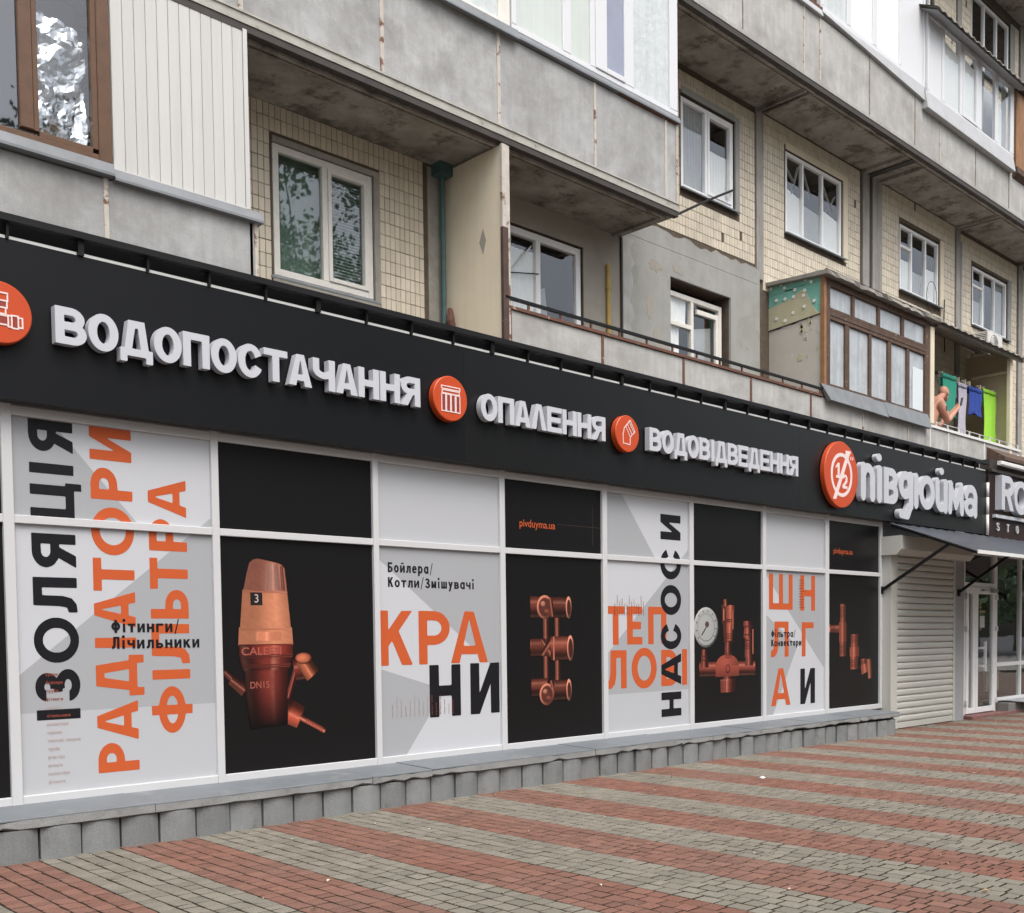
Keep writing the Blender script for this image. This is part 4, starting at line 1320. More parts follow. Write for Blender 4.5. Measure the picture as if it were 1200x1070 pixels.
letter('numeral', '2', 'icon_white', d, (14.675, 14.82, 3.71, 3.92), YI - .0004, .004, .22)
mb = MB()
for a in (14.895, 14.955):
    mb.prism([(a, 4.155), (a + .028, 4.155), (a + .042, 4.205), (a + .028, 4.205)], YI, YI + .004)
mb.build('quote_mark', 'icon_white', d)

# the shop's name in rounded letters
ZB, XH = 3.595, .565
C, E_, R_ = s_cap, s_ell, s_rect
r = .055
def name_letter(x0, x1, ops_fn):
    w = x1 - x0
    mb = MB()
    solid_loops(mb, trace(ops_fn(w), (-.12, w + .12), (-.32, .85), .009), lambda u, v, q: (x0 + u, YF - .08 + q, ZB + v), .08)
    return mb.build('letter', 'sign_white', SG)
H = XH
K = .078                 # half stroke
def bowl(cx, cy, rx, ry, k=1.75 * .078): return [('+', E_(cx, cy, rx, ry)), ('-', E_(cx, cy, rx - 2 * .078, ry - k))]
def g_p(w):  return bowl(w / 2, H - .22, w / 2, .22) + [('-', R_(-1, -1, 2, H - .22)), ('+', C(K, .06, K, H - .07, K)), ('+', C(w - K, .06, w - K, H - .22, K))]
def g_i(w):  return [('+', C(w / 2, .06, w / 2, H - .07, K)), ('+', E_(w / 2 - .02, H + .125, .085, .06))]
def g_v(w):  return [('+', s_D(0, H * .5 - .06, w * .95, H)), ('+', s_D(0, 0, w, H * .5 + .06)), ('-', s_D(2 * K, H * .5 + .055, w * .95 - 2 * K, H - .125)), ('-', s_D(2 * K, .125, w - 2 * K, H * .5 - .055))]
def g_g(w):  return bowl(w * .46, H * .60, w * .46, H * .40) + [('+', C(w - K, H - .07, w - K, .02, K))] + [('+', C(w - K, .04, w * .62, -.135, K * .95)), ('+', C(w * .62, -.135, .08, -.125, K * .95))]
def g_yu(w): return [('+', C(K, .06, K, H - .07, K)), ('+', R_(K, H * .5 - .06, w * .4, H * .5 + .06))] + bowl(w * .62, H / 2, w * .38, H / 2)
def g_u(w):  return bowl(w / 2, .22, w / 2, .22) + [('-', R_(-1, .22, 2, 2)), ('+', C(K, .22, K, H - .07, K)), ('+', C(w - K, .06, w - K, H - .07, K)), ('+', E_(w / 2, H + .125, .085, .06))]
def g_m(w):  return [('+', C(K, .06, K + .03, H - .07, K)), ('+', C(w - K, .06, w - K - .03, H - .07, K)), ('+', C(K + .03, H - .09, w / 2, .14, K * .9)), ('+', C(w - K - .03, H - .09, w / 2, .14, K * .9))]
def g_a(w):  return bowl(w / 2, H - .22, w / 2, .22) + [('-', R_(-1, -1, 2, H - .20)), ('+', C(K, H - .20, K + .02, H - .18, K * .9)), ('+', C(w - K, .06, w - K, H - .22, K))] + [('+', E_(w * .46, H * .295, w * .46, H * .295)), ('-', E_(w * .46, H * .29, w * .46 - 2 * K, H * .295 - .105))]
for (a, b), fn in zip(((15.22, 15.665), (15.73, 15.89), (15.955, 16.43), (16.45, 16.955), (16.98, 17.745), (17.765, 18.235), (18.255, 18.89), (18.91, 19.45)), (g_p, g_i, g_v, g_g, g_yu, g_u, g_m, g_a)):
    name_letter(a, b, fn)
mb = MB()
for z0, z1 in ((3.33, 3.70), (3.715, 4.02), (4.03, 4.29)):
    mb.tube([(20.075, YS - .02, z0), (20.075, YS - .02, z1)], .03, 8)
mb.build('tube_lamp', 'strip_white', SG, smooth=True)

# ================================================================== apartment building: tiled wall with windows
BD = thing('apartment_building', (14, .95, 0), 'panel apartment building wall of cream ceramic tiles with white windows above the shops', 'building')
YW = .95
# openings: (x0, x1, z0, z1)
OPEN = {'niche': (5.76, 7.04, 5.12, 6.50), 'loggia': (8.93, 10.31, 4.6, 6.52), 'render': (12.08, 13.53, 4.9, 6.55),
        'w2': (12.38, 13.72, 7.84, 9.17), 'w3': (15.08, 16.89, 7.88, 9.22), 'w4': (18.92, 20.59, 7.82, 9.07), 'w5': (22.06, 23.87, 7.78, 9.02),
        'f4': (21.95, 23.88, 12.9, 14.42), 'f4b': (18.6, 20.2, 12.6, 14.42)}
ops_ = list(OPEN.values())
def split_wall(mb, x0, x1, z0, z1, ya, yb):
    xs = sorted({x0, x1} | {v for o in ops_ for v in o[:2] if x0 < v < x1})
    for a, b in zip(xs[:-1], xs[1:]):
        cut = sorted((max(o[2], z0), min(o[3], z1)) for o in ops_ if o[0] <= a + 1e-6 and o[1] >= b - 1e-6 and o[3] > z0 and o[2] < z1)
        z = z0
        for c0, c1 in cut:
            if c0 > z + 1e-4: mb.box(a, b, ya, yb, z, c0)
            z = max(z, c1)
        if z < z1 - 1e-4: mb.box(a, b, ya, yb, z, z1)
mb = MB(); split_wall(mb, 0.5, 27.5, 3.6, 15.5, YW, 1.22); mb.build('wall', 'grout', BD)
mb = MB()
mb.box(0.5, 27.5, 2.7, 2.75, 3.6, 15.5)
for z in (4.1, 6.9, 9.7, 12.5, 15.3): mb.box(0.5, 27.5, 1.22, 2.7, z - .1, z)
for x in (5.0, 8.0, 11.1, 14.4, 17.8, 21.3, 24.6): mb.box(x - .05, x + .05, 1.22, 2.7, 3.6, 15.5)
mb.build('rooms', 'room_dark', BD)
mb = MB(); mb.box(-.4, 27.5, .07, .30, -.1, 3.42); mb.box(-.4, 20.0, .02, 1.2, 3.42, 4.2); mb.build('ground_floor_wall', 'grey_wall', BD) if False else None
mb = MB(); mb.box(-.4, 18.9, .08, .30, -.1, 3.42); mb.box(-.4, 27.5, .02, 1.0, 3.42, 4.2); mb.build('lower_wall', 'grey_wall', BD)

# rendered patches on the wall
mb = MB(); split_wall(mb, 8.06, 11.03, 4.2, 6.86, YW - .014, YW); mb.build('plaster_patch', 'render_dark', BD)
rnd = random.Random(21)
mb = MB(); split_wall(mb, 11.03, 14.30, 4.2, 6.90, YW - .035, YW); mb.build('plaster_patch', 'render_grey', BD)
top = [(11.03, 6.905)] + [(14.30, 6.905)] + [(14.30 - (14.30 - 11.03) * k / 26, 7.13 + .05 * math.sin(k * .9) * (k % 3 == 0) + rnd.uniform(-.03, .03)) for k in range(27)]
mb = MB(); mb.prism(top, YW - .035, YW); mb.build('plaster_patch', 'render_grey', BD)
# ragged patches of smoother filler on the render
for (cx_, cz_, sx_, sz_) in ((11.62, 6.02, .07, .16), (11.78, 5.62, .09, .17), (11.98, 5.45, .10, .13), (11.75, 6.62, .16, .09), (12.25, 6.68, .10, .06)):
    n = 22
    P = [(cx_ + sx_ * math.cos(2 * math.pi * k / n) * rnd.uniform(.6, 1.2), cz_ + sz_ * math.sin(2 * math.pi * k / n) * rnd.uniform(.6, 1.2)) for k in range(n)]
    mb = MB(); mb.prism([(min(x, 12.06), z) if z < 6.56 else (x, z) for x, z in P], YW - .0375, YW - .030); mb.build('filler_patch', 'render_dark', BD)
P = [(11.06, 5.0)] + [(11.24 + rnd.uniform(-.05, .07), 5.0 + 1.85 * k / 18) for k in range(19)] + [(11.06, 6.85)]
mb = MB(); mb.prism(P, YW - .0365, YW - .030); mb.build('filler_patch', 'concrete_pale', BD)

# grey vertical seams between wall panels
for x0, x1 in ((14.23, 14.42), (17.52, 17.74), (17.86, 18.20), (21.26, 21.44), (24.4, 24.62)):
    mb = MB(); mb.box(x0, x1, YW - .03, YW, 7.0 if x0 < 15 else 4.3, 9.56); mb.box(x0, x1, YW - .03, YW, 9.66, 14.6); mb.build('panel_seam', 'seam_grey', BD)
mb = MB(); mb.box(17.745, 17.855, YW - .01, YW, 4.3, 9.56); mb.box(11.02, 11.05, YW - .045, YW - .02, 5.2, 6.82); mb.build('seam_groove', 'drip_dark', BD)
mb = MB(); mb.box(7.74, 7.98, YW - .012, YW, 4.5, 6.80); mb.build('wall_edge', 'reveal', BD)

# ceramic tiles
TW, TH = .0670, .1335
tile_v, tile_f = [], []
g_ = .0028
hx, hz, ch = TW / 2 - g_, TH / 2 - g_, .003
tile_v = [(-hx, 0, -hz), (hx, 0, -hz), (hx, 0, hz), (-hx, 0, hz)] + [(-hx, -.006, -hz), (hx, -.006, -hz), (hx, -.006, hz), (-hx, -.006, hz)] + \
         [(-hx + ch, -.009, -hz + ch), (hx - ch, -.009, -hz + ch), (hx - ch, -.009, hz - ch), (-hx + ch, -.009, hz - ch)]
tile_f = [(8, 9, 10, 11)] + [f for i in range(4) for f in ((i, (i + 1) % 4, 4 + (i + 1) % 4, 4 + i), (4 + i, 4 + (i + 1) % 4, 8 + (i + 1) % 4, 8 + i))]
mb = MB(); mb.add(tile_v, tile_f); tm = mb.build('tile', 'tile_cream'); tile_mesh = tm.data; bpy.data.objects.remove(tm)
zones = [(5.0, 7.73, 4.56, 6.83), (11.06, 14.22, 7.20, 9.55), (14.43, 17.51, 6.86, 9.55), (18.21, 21.25, 6.6, 9.55), (21.45, 24.39, 4.4, 9.55), (24.63, 27.2, 4.4, 9.55),
         (18.21, 21.25, 4.4, 6.6), (17.0, 21.25, 10.6, 14.55), (21.45, 24.39, 10.6, 14.55), (24.63, 27.2, 10.6, 14.55)]
rnd = random.Random(9)
tiles = []
for (x0, x1, z0, z1) in zones:
    nx, nz = int((x1 - x0) / TW), int((z1 - z0) / TH)
    for i in range(nx):
        for j in range(nz):
            x, z = x0 + (i + .5) * TW, z0 + (j + .5) * TH
            bad = False
            for o in ops_:
                if x + TW / 2 > o[0] - .015 and x - TW / 2 < o[1] + .03 and z + TH / 2 > o[2] - .02 and z - TH / 2 < o[3] + .03:
                    bad = True; break
            if bad or rnd.random() < .0025: continue
            tiles.append((x, z))
vis = sorted((w, i) for i, s in enumerate(tiles) for w in [in_view(s[0], YW, s[1])] if w)
single = set(i for w, i in vis[:300])
bulk = MB()
for i, (x, z) in enumerate(tiles):
    jx, jz, jy = rnd.uniform(-.0012, .0012), rnd.uniform(-.0015, .0015), rnd.uniform(-.0012, .0012)
    if i in single:
        o = bpy.data.objects.new('tile', tile_mesh)
        link(o); o.parent = BD
        o.location = Vector((x + jx, YW + jy, z + jz)) - BD.location
        o.rotation_euler = (rnd.uniform(-.008, .008), 0, rnd.uniform(-.008, .008))
    else:
        a, b = rnd.uniform(-.012, .012), rnd.uniform(-.012, .012)
        bulk.add([(x + jx + p[0], YW + jy + p[1] + p[0] * a + p[2] * b, z + jz + p[2]) for p in tile_v], tile_f)
tag(bulk.build('small_tiles', 'tile_cream', BD, fix=False), kind='stuff')

def window(parent, x0, x1, z0, z1, splits=(), y=1.0, fr=.055, m='pvc_brightened', gl='glass', sash=(), vents=(), sill=None, curtain=(), name='window', skip=()):
    """frame with mullions; panes, sashes, sill and curtains are its parts"""
    mb = MB()
    f2 = fr
    mb.cbox(x0, x0 + f2, y - .03, y + .035, z0, z1, c=.005)
    mb.cbox(x1 - f2, x1, y - .03, y + .035, z0, z1, c=.005)
    mb.cbox(x0 + f2, x1 - f2, y - .029, y + .035, z0, z0 + f2, c=.005)
    mb.cbox(x0 + f2, x1 - f2, y - .029, y + .035, z1 - f2, z1, c=.005)
    edges = [x0 + f2] + [v for s in splits for v in (s - f2 * .45, s + f2 * .45)] + [x1 - f2]
    for s in splits:
        mb.cbox(s - f2 * .45, s + f2 * .45, y - .029, y + .035, z0 + f2, z1 - f2, c=.004)
    for i, zv in vents:
        mb.cbox(edges[2 * i], edges[2 * i + 1], y - .028, y + .035, zv - f2 * .45, zv + f2 * .45, c=.004)
    w = mb.build(name, m, parent)
    for i in range(len(edges) // 2):
        if i in skip: continue
        a, b = edges[2 * i], edges[2 * i + 1]
        za, zb = z0 + f2, z1 - f2
        if i in sash:
            s = .045
            q = MB()
            q.cbox(a, a + s, y - .045, y + .02, za, zb, c=.006); q.cbox(b - s, b, y - .045, y + .02, za, zb, c=.006)
            q.cbox(a + s, b - s, y - .044, y + .02, za, za + s, c=.006); q.cbox(a + s, b - s, y - .044, y + .02, zb - s, zb, c=.006)
            q.build('sash', m, w)
            a, b, za, zb = a + s, b - s, za + s, zb - s
        box('pane', gl, w, a - .002, b + .002, y + .004, y + .010, za - .002, zb + .002)
    if sill:
        q = MB(); q.xprism([(YW - sill, z0 - .055), (YW - sill, z0 - .035), (y - .02, z0 + .004), (y - .02, z0 - .02)], x0 - .06, x1 + .06); q.build('sill', 'flashing', w)
    for (a, b, za, zb, mm) in curtain:
        cloth_sheet('curtain', mm, w, a, b, y + .032, za, zb, .010, int((b - a) / .07))
    return w

def cloth_sheet(name, m, parent, x0, x1, y, z0, z1, amp, waves, nz=3, skew=0.0, thick=None):
    mb = MB()
    n = max(6, waves * 4)
    v, f = [], []
    for j in range(nz + 1):
        for i in range(n + 1):
            u, t = i / n, j / nz
            v.append((x0 + (x1 - x0) * u + skew * (1 - t), y + amp * math.sin(u * waves * 2 * math.pi + 1.3) * (1.1 - .4 * t) + amp * .4 * math.sin(u * 9 + t * 3), z0 + (z1 - z0) * t))
    for j in range(nz):
        for i in range(n):
            a = j * (n + 1) + i
            f.append((a, a + 1, a + n + 2, a + n + 1))
    mb.add(v, f)
    return mb.build(name, m, parent, smooth=True)

w = window(BD, 5.785, 7.0, 5.185, 6.475, (6.40,), y=1.0, fr=.07, m='old_white_paint', gl='glass_old', sash=(1,), sill=.03)
mb = MB()
for k in range(34):
    z = 5.30 + k * .032
    mb.add([(6.47, 1.05, z), (6.90, 1.05, z), (6.90, 1.062, z + .016), (6.47, 1.062, z + .016)], [(0, 1, 2, 3)])
mb.build('blind', 'curtain_grey', w)
cloth_sheet('curtain', 'reflection_lift_green', w, 5.80, 6.98, 1.14, 5.18, 6.5, .008, 9)  # added sheet, lifts the blacks in the pane's tree reflection
mb = MB(); mb.box(5.74, 7.07, YW - .03, YW + .05, 5.085, 5.135); mb.build('ledge', 'reveal', BD)
mb = MB(); mb.box(7.005, 7.075, YW - .012, YW + .02, 5.13, 6.53); mb.box(5.77, 7.005, YW - .012, YW + .02, 6.478, 6.53); mb.build('mortar_edge', 'reveal', BD)

w = window(BD, 8.97, 10.29, 4.65, 6.50, (9.52,), y=1.0, fr=.085, sash=(), curtain=((9.02, 9.50, 4.7, 6.28, 'curtain'),), gl='glass')
mb = MB(); mb.bar((9.02, .975, 5.93), (9.40, .975, 6.33), .014, .014); mb.build('pole', 'strip_white', w)
mb = MB(); mb.bar((9.02, .97, 5.93), (9.52, .97, 6.02), .012, .012); mb.build('rod', 'black_metal', w)
q = MB(); q.prism([(9.60, 4.7), (9.96, 4.7), (9.80, 5.95), (9.60, 5.87)], 1.14, 1.16); q.build('curtain', 'curtain_grey', w)
w = window(BD, 12.12, 13.46, 4.92, 6.42, (12.74,), y=1.06, fr=.07, m='old_white_paint', gl='glass', vents=((0, 5.98),), curtain=((12.2, 12.50, 4.95, 5.95, 'curtain'), (12.2, 12.66, 6.03, 6.35, 'curtain')))
q = MB(); q.prism([(12.83, 4.98), (13.30, 4.98), (13.30, 6.10), (12.83, 6.0)], 1.12, 1.13); q.build('curtain', 'curtain_grey', w)
q = MB(); q.cbox(13.30, 13.37, 1.02, 1.06, 4.98, 6.28, c=.005); q.cbox(12.84, 13.30, 1.02, 1.06, 6.20, 6.27, c=.005); q.build('sash', 'old_white_paint', w)
window(BD, 12.41, 13.68, 7.88, 9.14, (13.01,), sash=(1,), sill=.07, curtain=((12.47, 12.98, 7.95, 9.1, 'curtain_grey'), (13.1, 13.66, 7.95, 8.62, 'curtain')))
window(BD, 15.11, 16.86, 7.92, 9.19, (15.64, 16.25), sash=(), sill=.08, curtain=())
w3 = BD.children[-1]
for x0, x1, za, zb, m_ in ((15.17, 15.615, 8.66, 8.58, 'curtain'), (15.665, 16.225, 8.52, 8.47, 'curtain_grey'), (16.275, 16.80, 8.60, 8.52, 'curtain')):
    q = MB(); q.prism([(x0, 7.97), (x1, 7.97), (x1, zb), (x0, za)], 1.020, 1.026); q.build('curtain', m_, w3)
for x0, z0, x1, z1 in ((15.18, 8.98, 15.44, 8.78), (15.56, 9.08, 15.36, 8.60), (15.72, 9.02, 15.95, 8.66), (16.30, 9.02, 16.62, 8.62), (16.72, 8.92, 16.45, 8.60)):
    q = MB(); q.bar((x0, 1.017, z0), (x1, 1.017, z1), .045, .006); q.build('reflection_bar', 'curtain_grey', w3)  # slanting reflections on the panes, built as pale bars
window(BD, 18.95, 20.56, 7.85, 9.04, (19.44, 20.02), vents=((0, 8.66),), sill=.08, curtain=((19.0, 19.42, 7.9, 8.45, 'curtain'), (19.48, 20.0, 7.9, 8.32, 'curtain_grey'), (20.06, 20.5, 7.9, 8.5, 'curtain')))
w = window(BD, 22.10, 23.84, 7.81, 8.99, (22.64, 23.22), vents=((0, 8.62),), sill=.08, curtain=((22.15, 22.6, 7.86, 8.35, 'curtain_grey'),))
q = MB(); q.box(22.68, 22.90, 1.05, 1.06, 7.87, 8.95); q.build('curtain', 'curtain_grey', w)
q = MB(); q.box(23.45, 23.80, 1.05, 1.06, 7.87, 8.95); q.build('curtain', 'curtain_grey', w)
w = window(BD, 21.98, 23.85, 12.94, 14.39, (22.62, 23.24), sash=(), sill=.08)
window(BD, 18.64, 20.16, 12.64, 14.39, (19.2,), sash=())
# smeared mortar bands round the replaced windows
for (x0, x1, z0, z1) in ((13.70, 13.80, 7.84, 9.24), (12.38, 13.70, 9.17, 9.26), (16.88, 17.02, 7.86, 9.30), (15.08, 16.88, 9.21, 9.30), (20.585, 20.72, 7.8, 9.12), (23.86, 24.02, 7.76, 9.08), (23.88, 24.12, 12.9, 14.45)):
    mb = MB(); mb.box(x0, x1, YW - .016, YW + .01, z0, z1); mb.build('mortar_band', 'render_grey' if x0 < 14 or x0 > 21 else 'cream_paint', BD)

# ================================================================== balconies
def panels(parent, edges, z0, z1, m, y=0.0, th=.05, names='panel'):
    for a, b in zip(edges[:-1], edges[1:]):
        box(names, m, parent, a + .012, b - .012, y, y + th, z0, z1, c=.006)
    mb = MB(); mb.box(edges[0], edges[-1], y + th * .5, y + th, z0 + .005, z1 - .005); mb.build('backing', 'drip_dark', parent)

def strips(parent, xs, z0, z1, w, m, y=-.012):
    for x in xs:
        mb = MB(); mb.cbox(x - w / 2, x + w / 2, y, .03, z0, z1, c=.004); mb.build('joint_strip', m, parent)

# -- first floor, left: glazed balcony with siding
BA = thing('balcony', (3.5, 0, 4.3), 'closed grey balcony at top left with white siding and a foil lined brown window', 'balcony', 'balconies of the apartment building')
panels(BA, [-.93, .60, 2.13, 3.665, 4.99], 4.30, 5.215, 'concrete')
strips(BA, [2.13, 3.665], 4.30, 5.22, .040, 'joint_strip')
mb = MB(); mb.box(4.945, 4.992, .0, .95, 4.30, 5.2); mb.build('side_panel', 'concrete', BA)
mb = MB(); mb.box(4.985, 5.015, -.012, .02, 4.30, 5.215); mb.build('corner_post', 'joint_strip', BA)
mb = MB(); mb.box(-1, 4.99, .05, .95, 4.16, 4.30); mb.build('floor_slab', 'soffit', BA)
mb = MB()
mb.xprism([(-.075, 5.225), (-.075, 5.245), (-.05, 5.325), (.06, 5.335), (.06, 5.22)], -1, 3.715); mb.build('coping', 'flashing', BA)
mb = MB()
mb.xprism([(-.06, 5.205), (-.06, 5.225), (-.03, 5.30), (.06, 5.31), (.06, 5.20)], 3.722, 5.055); mb.build('coping', 'flashing', BA)
f = MB()
f.cbox(3.62, 3.725, -.015, .06, 5.335, 6.80, c=.008); f.cbox(3.025, 3.125, -.012, .05, 5.42, 6.72, c=.006); f.cbox(-1, 3.62, -.012, .05, 5.335, 5.385, c=.006); f.cbox(3.125, 3.62, -.010, .05, 6.40, 6.44 + .36, c=.004) if False else None
f.cbox(-1, 3.62, -.012, .05, 6.72, 6.80, c=.006); f.cbox(2.0, 2.10, -.012, .05, 5.42, 6.72, c=.006)
f.cbox(3.125, 3.165, -.004, .045, 5.42, 6.72, c=.004); f.cbox(3.575, 3.62, -.004, .045, 5.42, 6.72, c=.004); f.cbox(3.165, 3.575, -.003, .045, 5.385, 5.43, c=.004)
fw = f.build('window_frame', 'brown_wood', BA)
box('pane', 'glass_dark', fw, 2.10, 3.025, .02, .026, 5.385, 6.72)
box('pane', 'glass', fw, 3.16, 3.58, .026, .030, 5.425, 6.72)
mb = MB(); mb.box(-1, 3.7, .60, .64, 4.3, 6.8); mb.build('room_back', 'curtain_grey', fw)
# crumpled foil behind the right pane
rnd = random.Random(4)
nx_, nz_ = 16, 34
cre = [(rnd.uniform(3.15, 3.6), rnd.uniform(5.4, 6.4), rnd.uniform(0, 3.14), rnd.uniform(.02, .05), rnd.uniform(.035, .14)) for _ in range(46)]
v, fs = [], []
for j in range(nz_ + 1):
    for i in range(nx_ + 1):
        u, t = i / nx_, j / nz_
        x = 3.155 + .43 * u
        z = 5.415 + (.90 + .06 * (1 - u)) * t
        d_ = 0
        for cx_, cz_, a_, h_, w_ in cre:
            s = (x - cx_) * math.cos(a_) + (z - cz_) * math.sin(a_)
            p_ = -(x - cx_) * math.sin(a_) + (z - cz_) * math.cos(a_)
            if abs(p_) < .32: d_ += h_ * max(0, 1 - abs(s) / w_) * (1 - abs(p_) / .32)
        v.append((x + rnd.uniform(-.008, .008) * (0 < i < nx_), .12 - d_ * .55 + rnd.uniform(-.003, .003), z + rnd.uniform(-.010, .010)))
for j in range(nz_):
    for i in range(nx_):
        a = j * (nx_ + 1) + i
        fs.append((a, a + 1, a + nx_ + 2, a + nx_ + 1))
mb = MB(); mb.add(v, fs); mb.build('foil', 'foil', fw)
for k in range(12):
    a = 3.735 + k * .0977
    mb = MB(); mb.cbox(a + .0015, a + .0955, -.010, .02, 5.315, 6.84, c=.004); mb.build('siding_board', 'siding', BA)
mb = MB(); mb.box(3.73, 4.91, .012, .022, 5.31, 6.84); mb.build('siding_backing', 'siding_gap', BA)
mb = MB(); mb.box(3.73, 4.915, -.022, .0, 5.298, 5.314); mb.build('siding_trim', 'siding', BA)
mb = MB(); mb.box(4.909, 4.950, -.015, .06, 5.31, 6.84); mb.box(4.90, 4.95, .06, .95, 5.31, 6.84); mb.build('siding_corner', 'siding', BA)

# -- second floor balcony
BB = thing('balcony', (6.5, 0, 6.8), 'grey concrete balcony with frosted white glazing directly above the tiled recess', 'balcony', 'balconies of the apartment building')
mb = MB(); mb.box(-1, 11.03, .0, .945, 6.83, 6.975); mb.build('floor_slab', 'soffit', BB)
mb = MB(); mb.box(-1, 10.9, .07, .11, 6.795, 6.83); mb.box(-1, 10.9, .16, .185, 6.812, 6.83); mb.box(10.86, 10.90, .11, .94, 6.80, 6.83); mb.build('soffit_ridge', 'soffit', BB)
mb = MB(); mb.box(-1, 11.05, -.022, .0, 6.885, 6.975); mb.box(11.03, 11.05, .0, .95, 6.885, 6.975); mb.build('slab_edge', 'slab_edge', BB)
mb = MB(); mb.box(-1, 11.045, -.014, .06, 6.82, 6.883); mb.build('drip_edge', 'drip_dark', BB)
mb = MB(); mb.box(-1, 11.05, -.034, -.005, 6.966, 6.985); mb.build('edge_bead', 'slab_edge', BB)
panels(BB, [-1.2, .31, 1.84, 3.37, 4.90, 6.42, 7.96, 9.49, 10.81, 11.03], 6.985, 7.955, 'concrete')
strips(BB, [4.90, 6.42, 7.96], 6.985, 7.95, .046, 'joint_strip')
strips(BB, [9.49, 10.81], 6.985, 7.95, .040, 'joint_strip')
mb = MB(); mb.box(10.98, 11.03, .05, .95, 6.985, 7.95); mb.build('side_panel', 'concrete', BB)
mb = MB(); mb.box(11.015, 11.045, -.012, .03, 6.985, 8.0); mb.build('corner_post', 'joint_strip', BB)
mb = MB(); mb.xprism([(-.085, 7.930), (-.085, 7.945), (-.06, 8.035), (.06, 8.075), (.06, 7.96)], -1, 8.20); mb.build('coping', 'flashing', BB)
mb = MB(); mb.xprism([(-.05, 7.965), (-.05, 7.985), (-.03, 8.04), (.06, 8.06), (.06, 7.96)], 8.204, 11.06); mb.build('coping', 'flashing', BB)
mb = MB(); mb.box(9.9, 11.04, -.03, .02, 7.955, 7.98); mb.build('rusty_rail', 'rust', BB)
f = MB()
f.cbox(7.98, 8.15, .0, .07, 8.05, 9.55, c=.012); f.cbox(4.0, 7.98, .01, .07, 8.05, 8.12, c=.008); f.cbox(6.6, 6.72, .0, .07, 8.12, 9.55, c=.01)
fo = f.build('old_window_frame', 'old_white_paint', BB)
box('pane', 'frosted_crinkle', fo, 6.72, 7.98, .03, .036, 8.12, 9.52)
f = MB()
Z0g, Z1g = 8.065, 9.55
f.cbox(8.165, 11.06, -.005, .06, Z0g, 8.125, c=.005)
for a, b in ((8.165, 8.235), (8.965, 9.095), (9.425, 9.505), (10.03, 10.20), (10.90, 11.06)):
    f.cbox(a, b, -.006, .06, 8.125, Z1g, c=.006)
f.cbox(9.505, 9.70, -.020, .05, 8.125, Z1g, c=.006); f.cbox(9.70, 10.03, -.019, .05, 8.125, 8.19, c=.006)
fg = f.build('window_frame', 'pvc_white', BB)
box('pane', 'frosted', fg, 8.235, 8.965, .02, .026, 8.125, Z1g)
box('pane', 'frosted', fg, 9.095, 9.425, .02, .026, 8.125, Z1g)
box('pane', 'frosted_blue', fg, 9.70, 10.03, .015, .021, 8.19, Z1g)
box('pane', 'frosted_crinkle', fg, 10.20, 10.90, .02, .026, 8.125, Z1g)

# -- third floor balcony
BC = thing('balcony', (18, 0, 9.5), 'long pale concrete balcony at upper right with wide white glazing and a bay window box', 'balcony', 'balconies of the apartment building')
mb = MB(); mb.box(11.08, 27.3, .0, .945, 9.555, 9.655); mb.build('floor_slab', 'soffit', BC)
mb = MB(); mb.box(11.08, 27.3, .06, .10, 9.525, 9.555); mb.box(11.08, 27.3, .15, .17, 9.538, 9.555)
for a, b in ((14.26, 14.30), (14.38, 14.42), (17.46, 17.50), (18.10, 18.15), (21.24, 21.28), (21.38, 21.42), (24.4, 24.5)):
    mb.box(a, b, .10, .94, 9.50, 9.555)
mb.build('soffit_ridge', 'soffit', BC)
for a, b in ((17.70, 17.86), (14.31, 14.37)):
    mb = MB(); mb.box(a, b, .10, .94, 9.535, 9.554); mb.build('soffit_groove', 'drip_dark', BC)
mb = MB(); mb.box(11.07, 27.3, -.020, .0, 9.61, 9.665); mb.build('slab_edge', 'concrete_pale', BC)
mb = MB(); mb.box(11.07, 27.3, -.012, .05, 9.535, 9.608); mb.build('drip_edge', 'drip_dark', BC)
ed = [11.08, 12.5, 14.04, 14.49, 15.98, 17.53, 18.46, 19.93, 21.45, 22.9, 24.4, 26]
panels(BC, ed, 9.668, 10.60, 'concrete_pale')
strips(BC, [12.5, 15.98, 17.53, 19.93, 21.45, 22.9], 9.668, 10.60, .018, 'joint_thin')
strips(BC, [14.04, 14.49, 18.46], 9.668, 10.60, .034, 'joint_strip')
mb = MB(); mb.xprism([(-.05, 10.60), (-.05, 10.62), (-.02, 10.72), (.06, 10.74), (.06, 10.60)], 11.07, 14.5); mb.build('coping', 'flashing_white', BC)
mb = MB(); mb.add([(14.5, -.05, 10.66), (17.80, -.055, 10.48), (17.80, -.03, 10.715), (14.5, -.03, 10.715), (14.5, .05, 10.66), (17.80, .05, 10.48), (17.80, .05, 10.73), (14.5, .05, 10.73)], [(0, 1, 2, 3), (4, 7, 6, 5), (0, 4, 5, 1), (3, 2, 6, 7), (0, 3, 7, 4), (1, 5, 6, 2)]); mb.build('coping', 'flashing_white', BC)
mb = MB(); mb.box(11.07, 14.52, -.03, .03, 10.70, 10.74); mb.build('rusty_rail', 'rust', BC)
f = MB()
f.cbox(14.50, 17.89, -.005, .06, 10.735, 10.80, c=.005)
for a, b in ((14.50, 14.60), (15.28, 15.40), (16.08, 16.22), (16.97, 17.03), (17.84, 17.89)):
    f.cbox(a, b, -.006, .06, 10.80, 12.55, c=.006)
fg = f.build('window_frame', 'pvc_white', BC)
for a, b, m in ((14.60, 15.28, 'frosted_crinkle'), (15.40, 16.08, 'sky_glare_white'), (16.22, 16.97, 'sky_glare_white'), (17.03, 17.84, 'pvc_white')):  # white panes carry the sky's reflection as their own colour
    box('pane' if m != 'pvc_white' else 'blank_panel', m, fg, a, b, .02, .026, 10.80, 12.55)
    if m == 'glass': cloth_sheet('curtain', 'curtain', fg, a, b, .10, 10.8, 12.5, .008, 3)
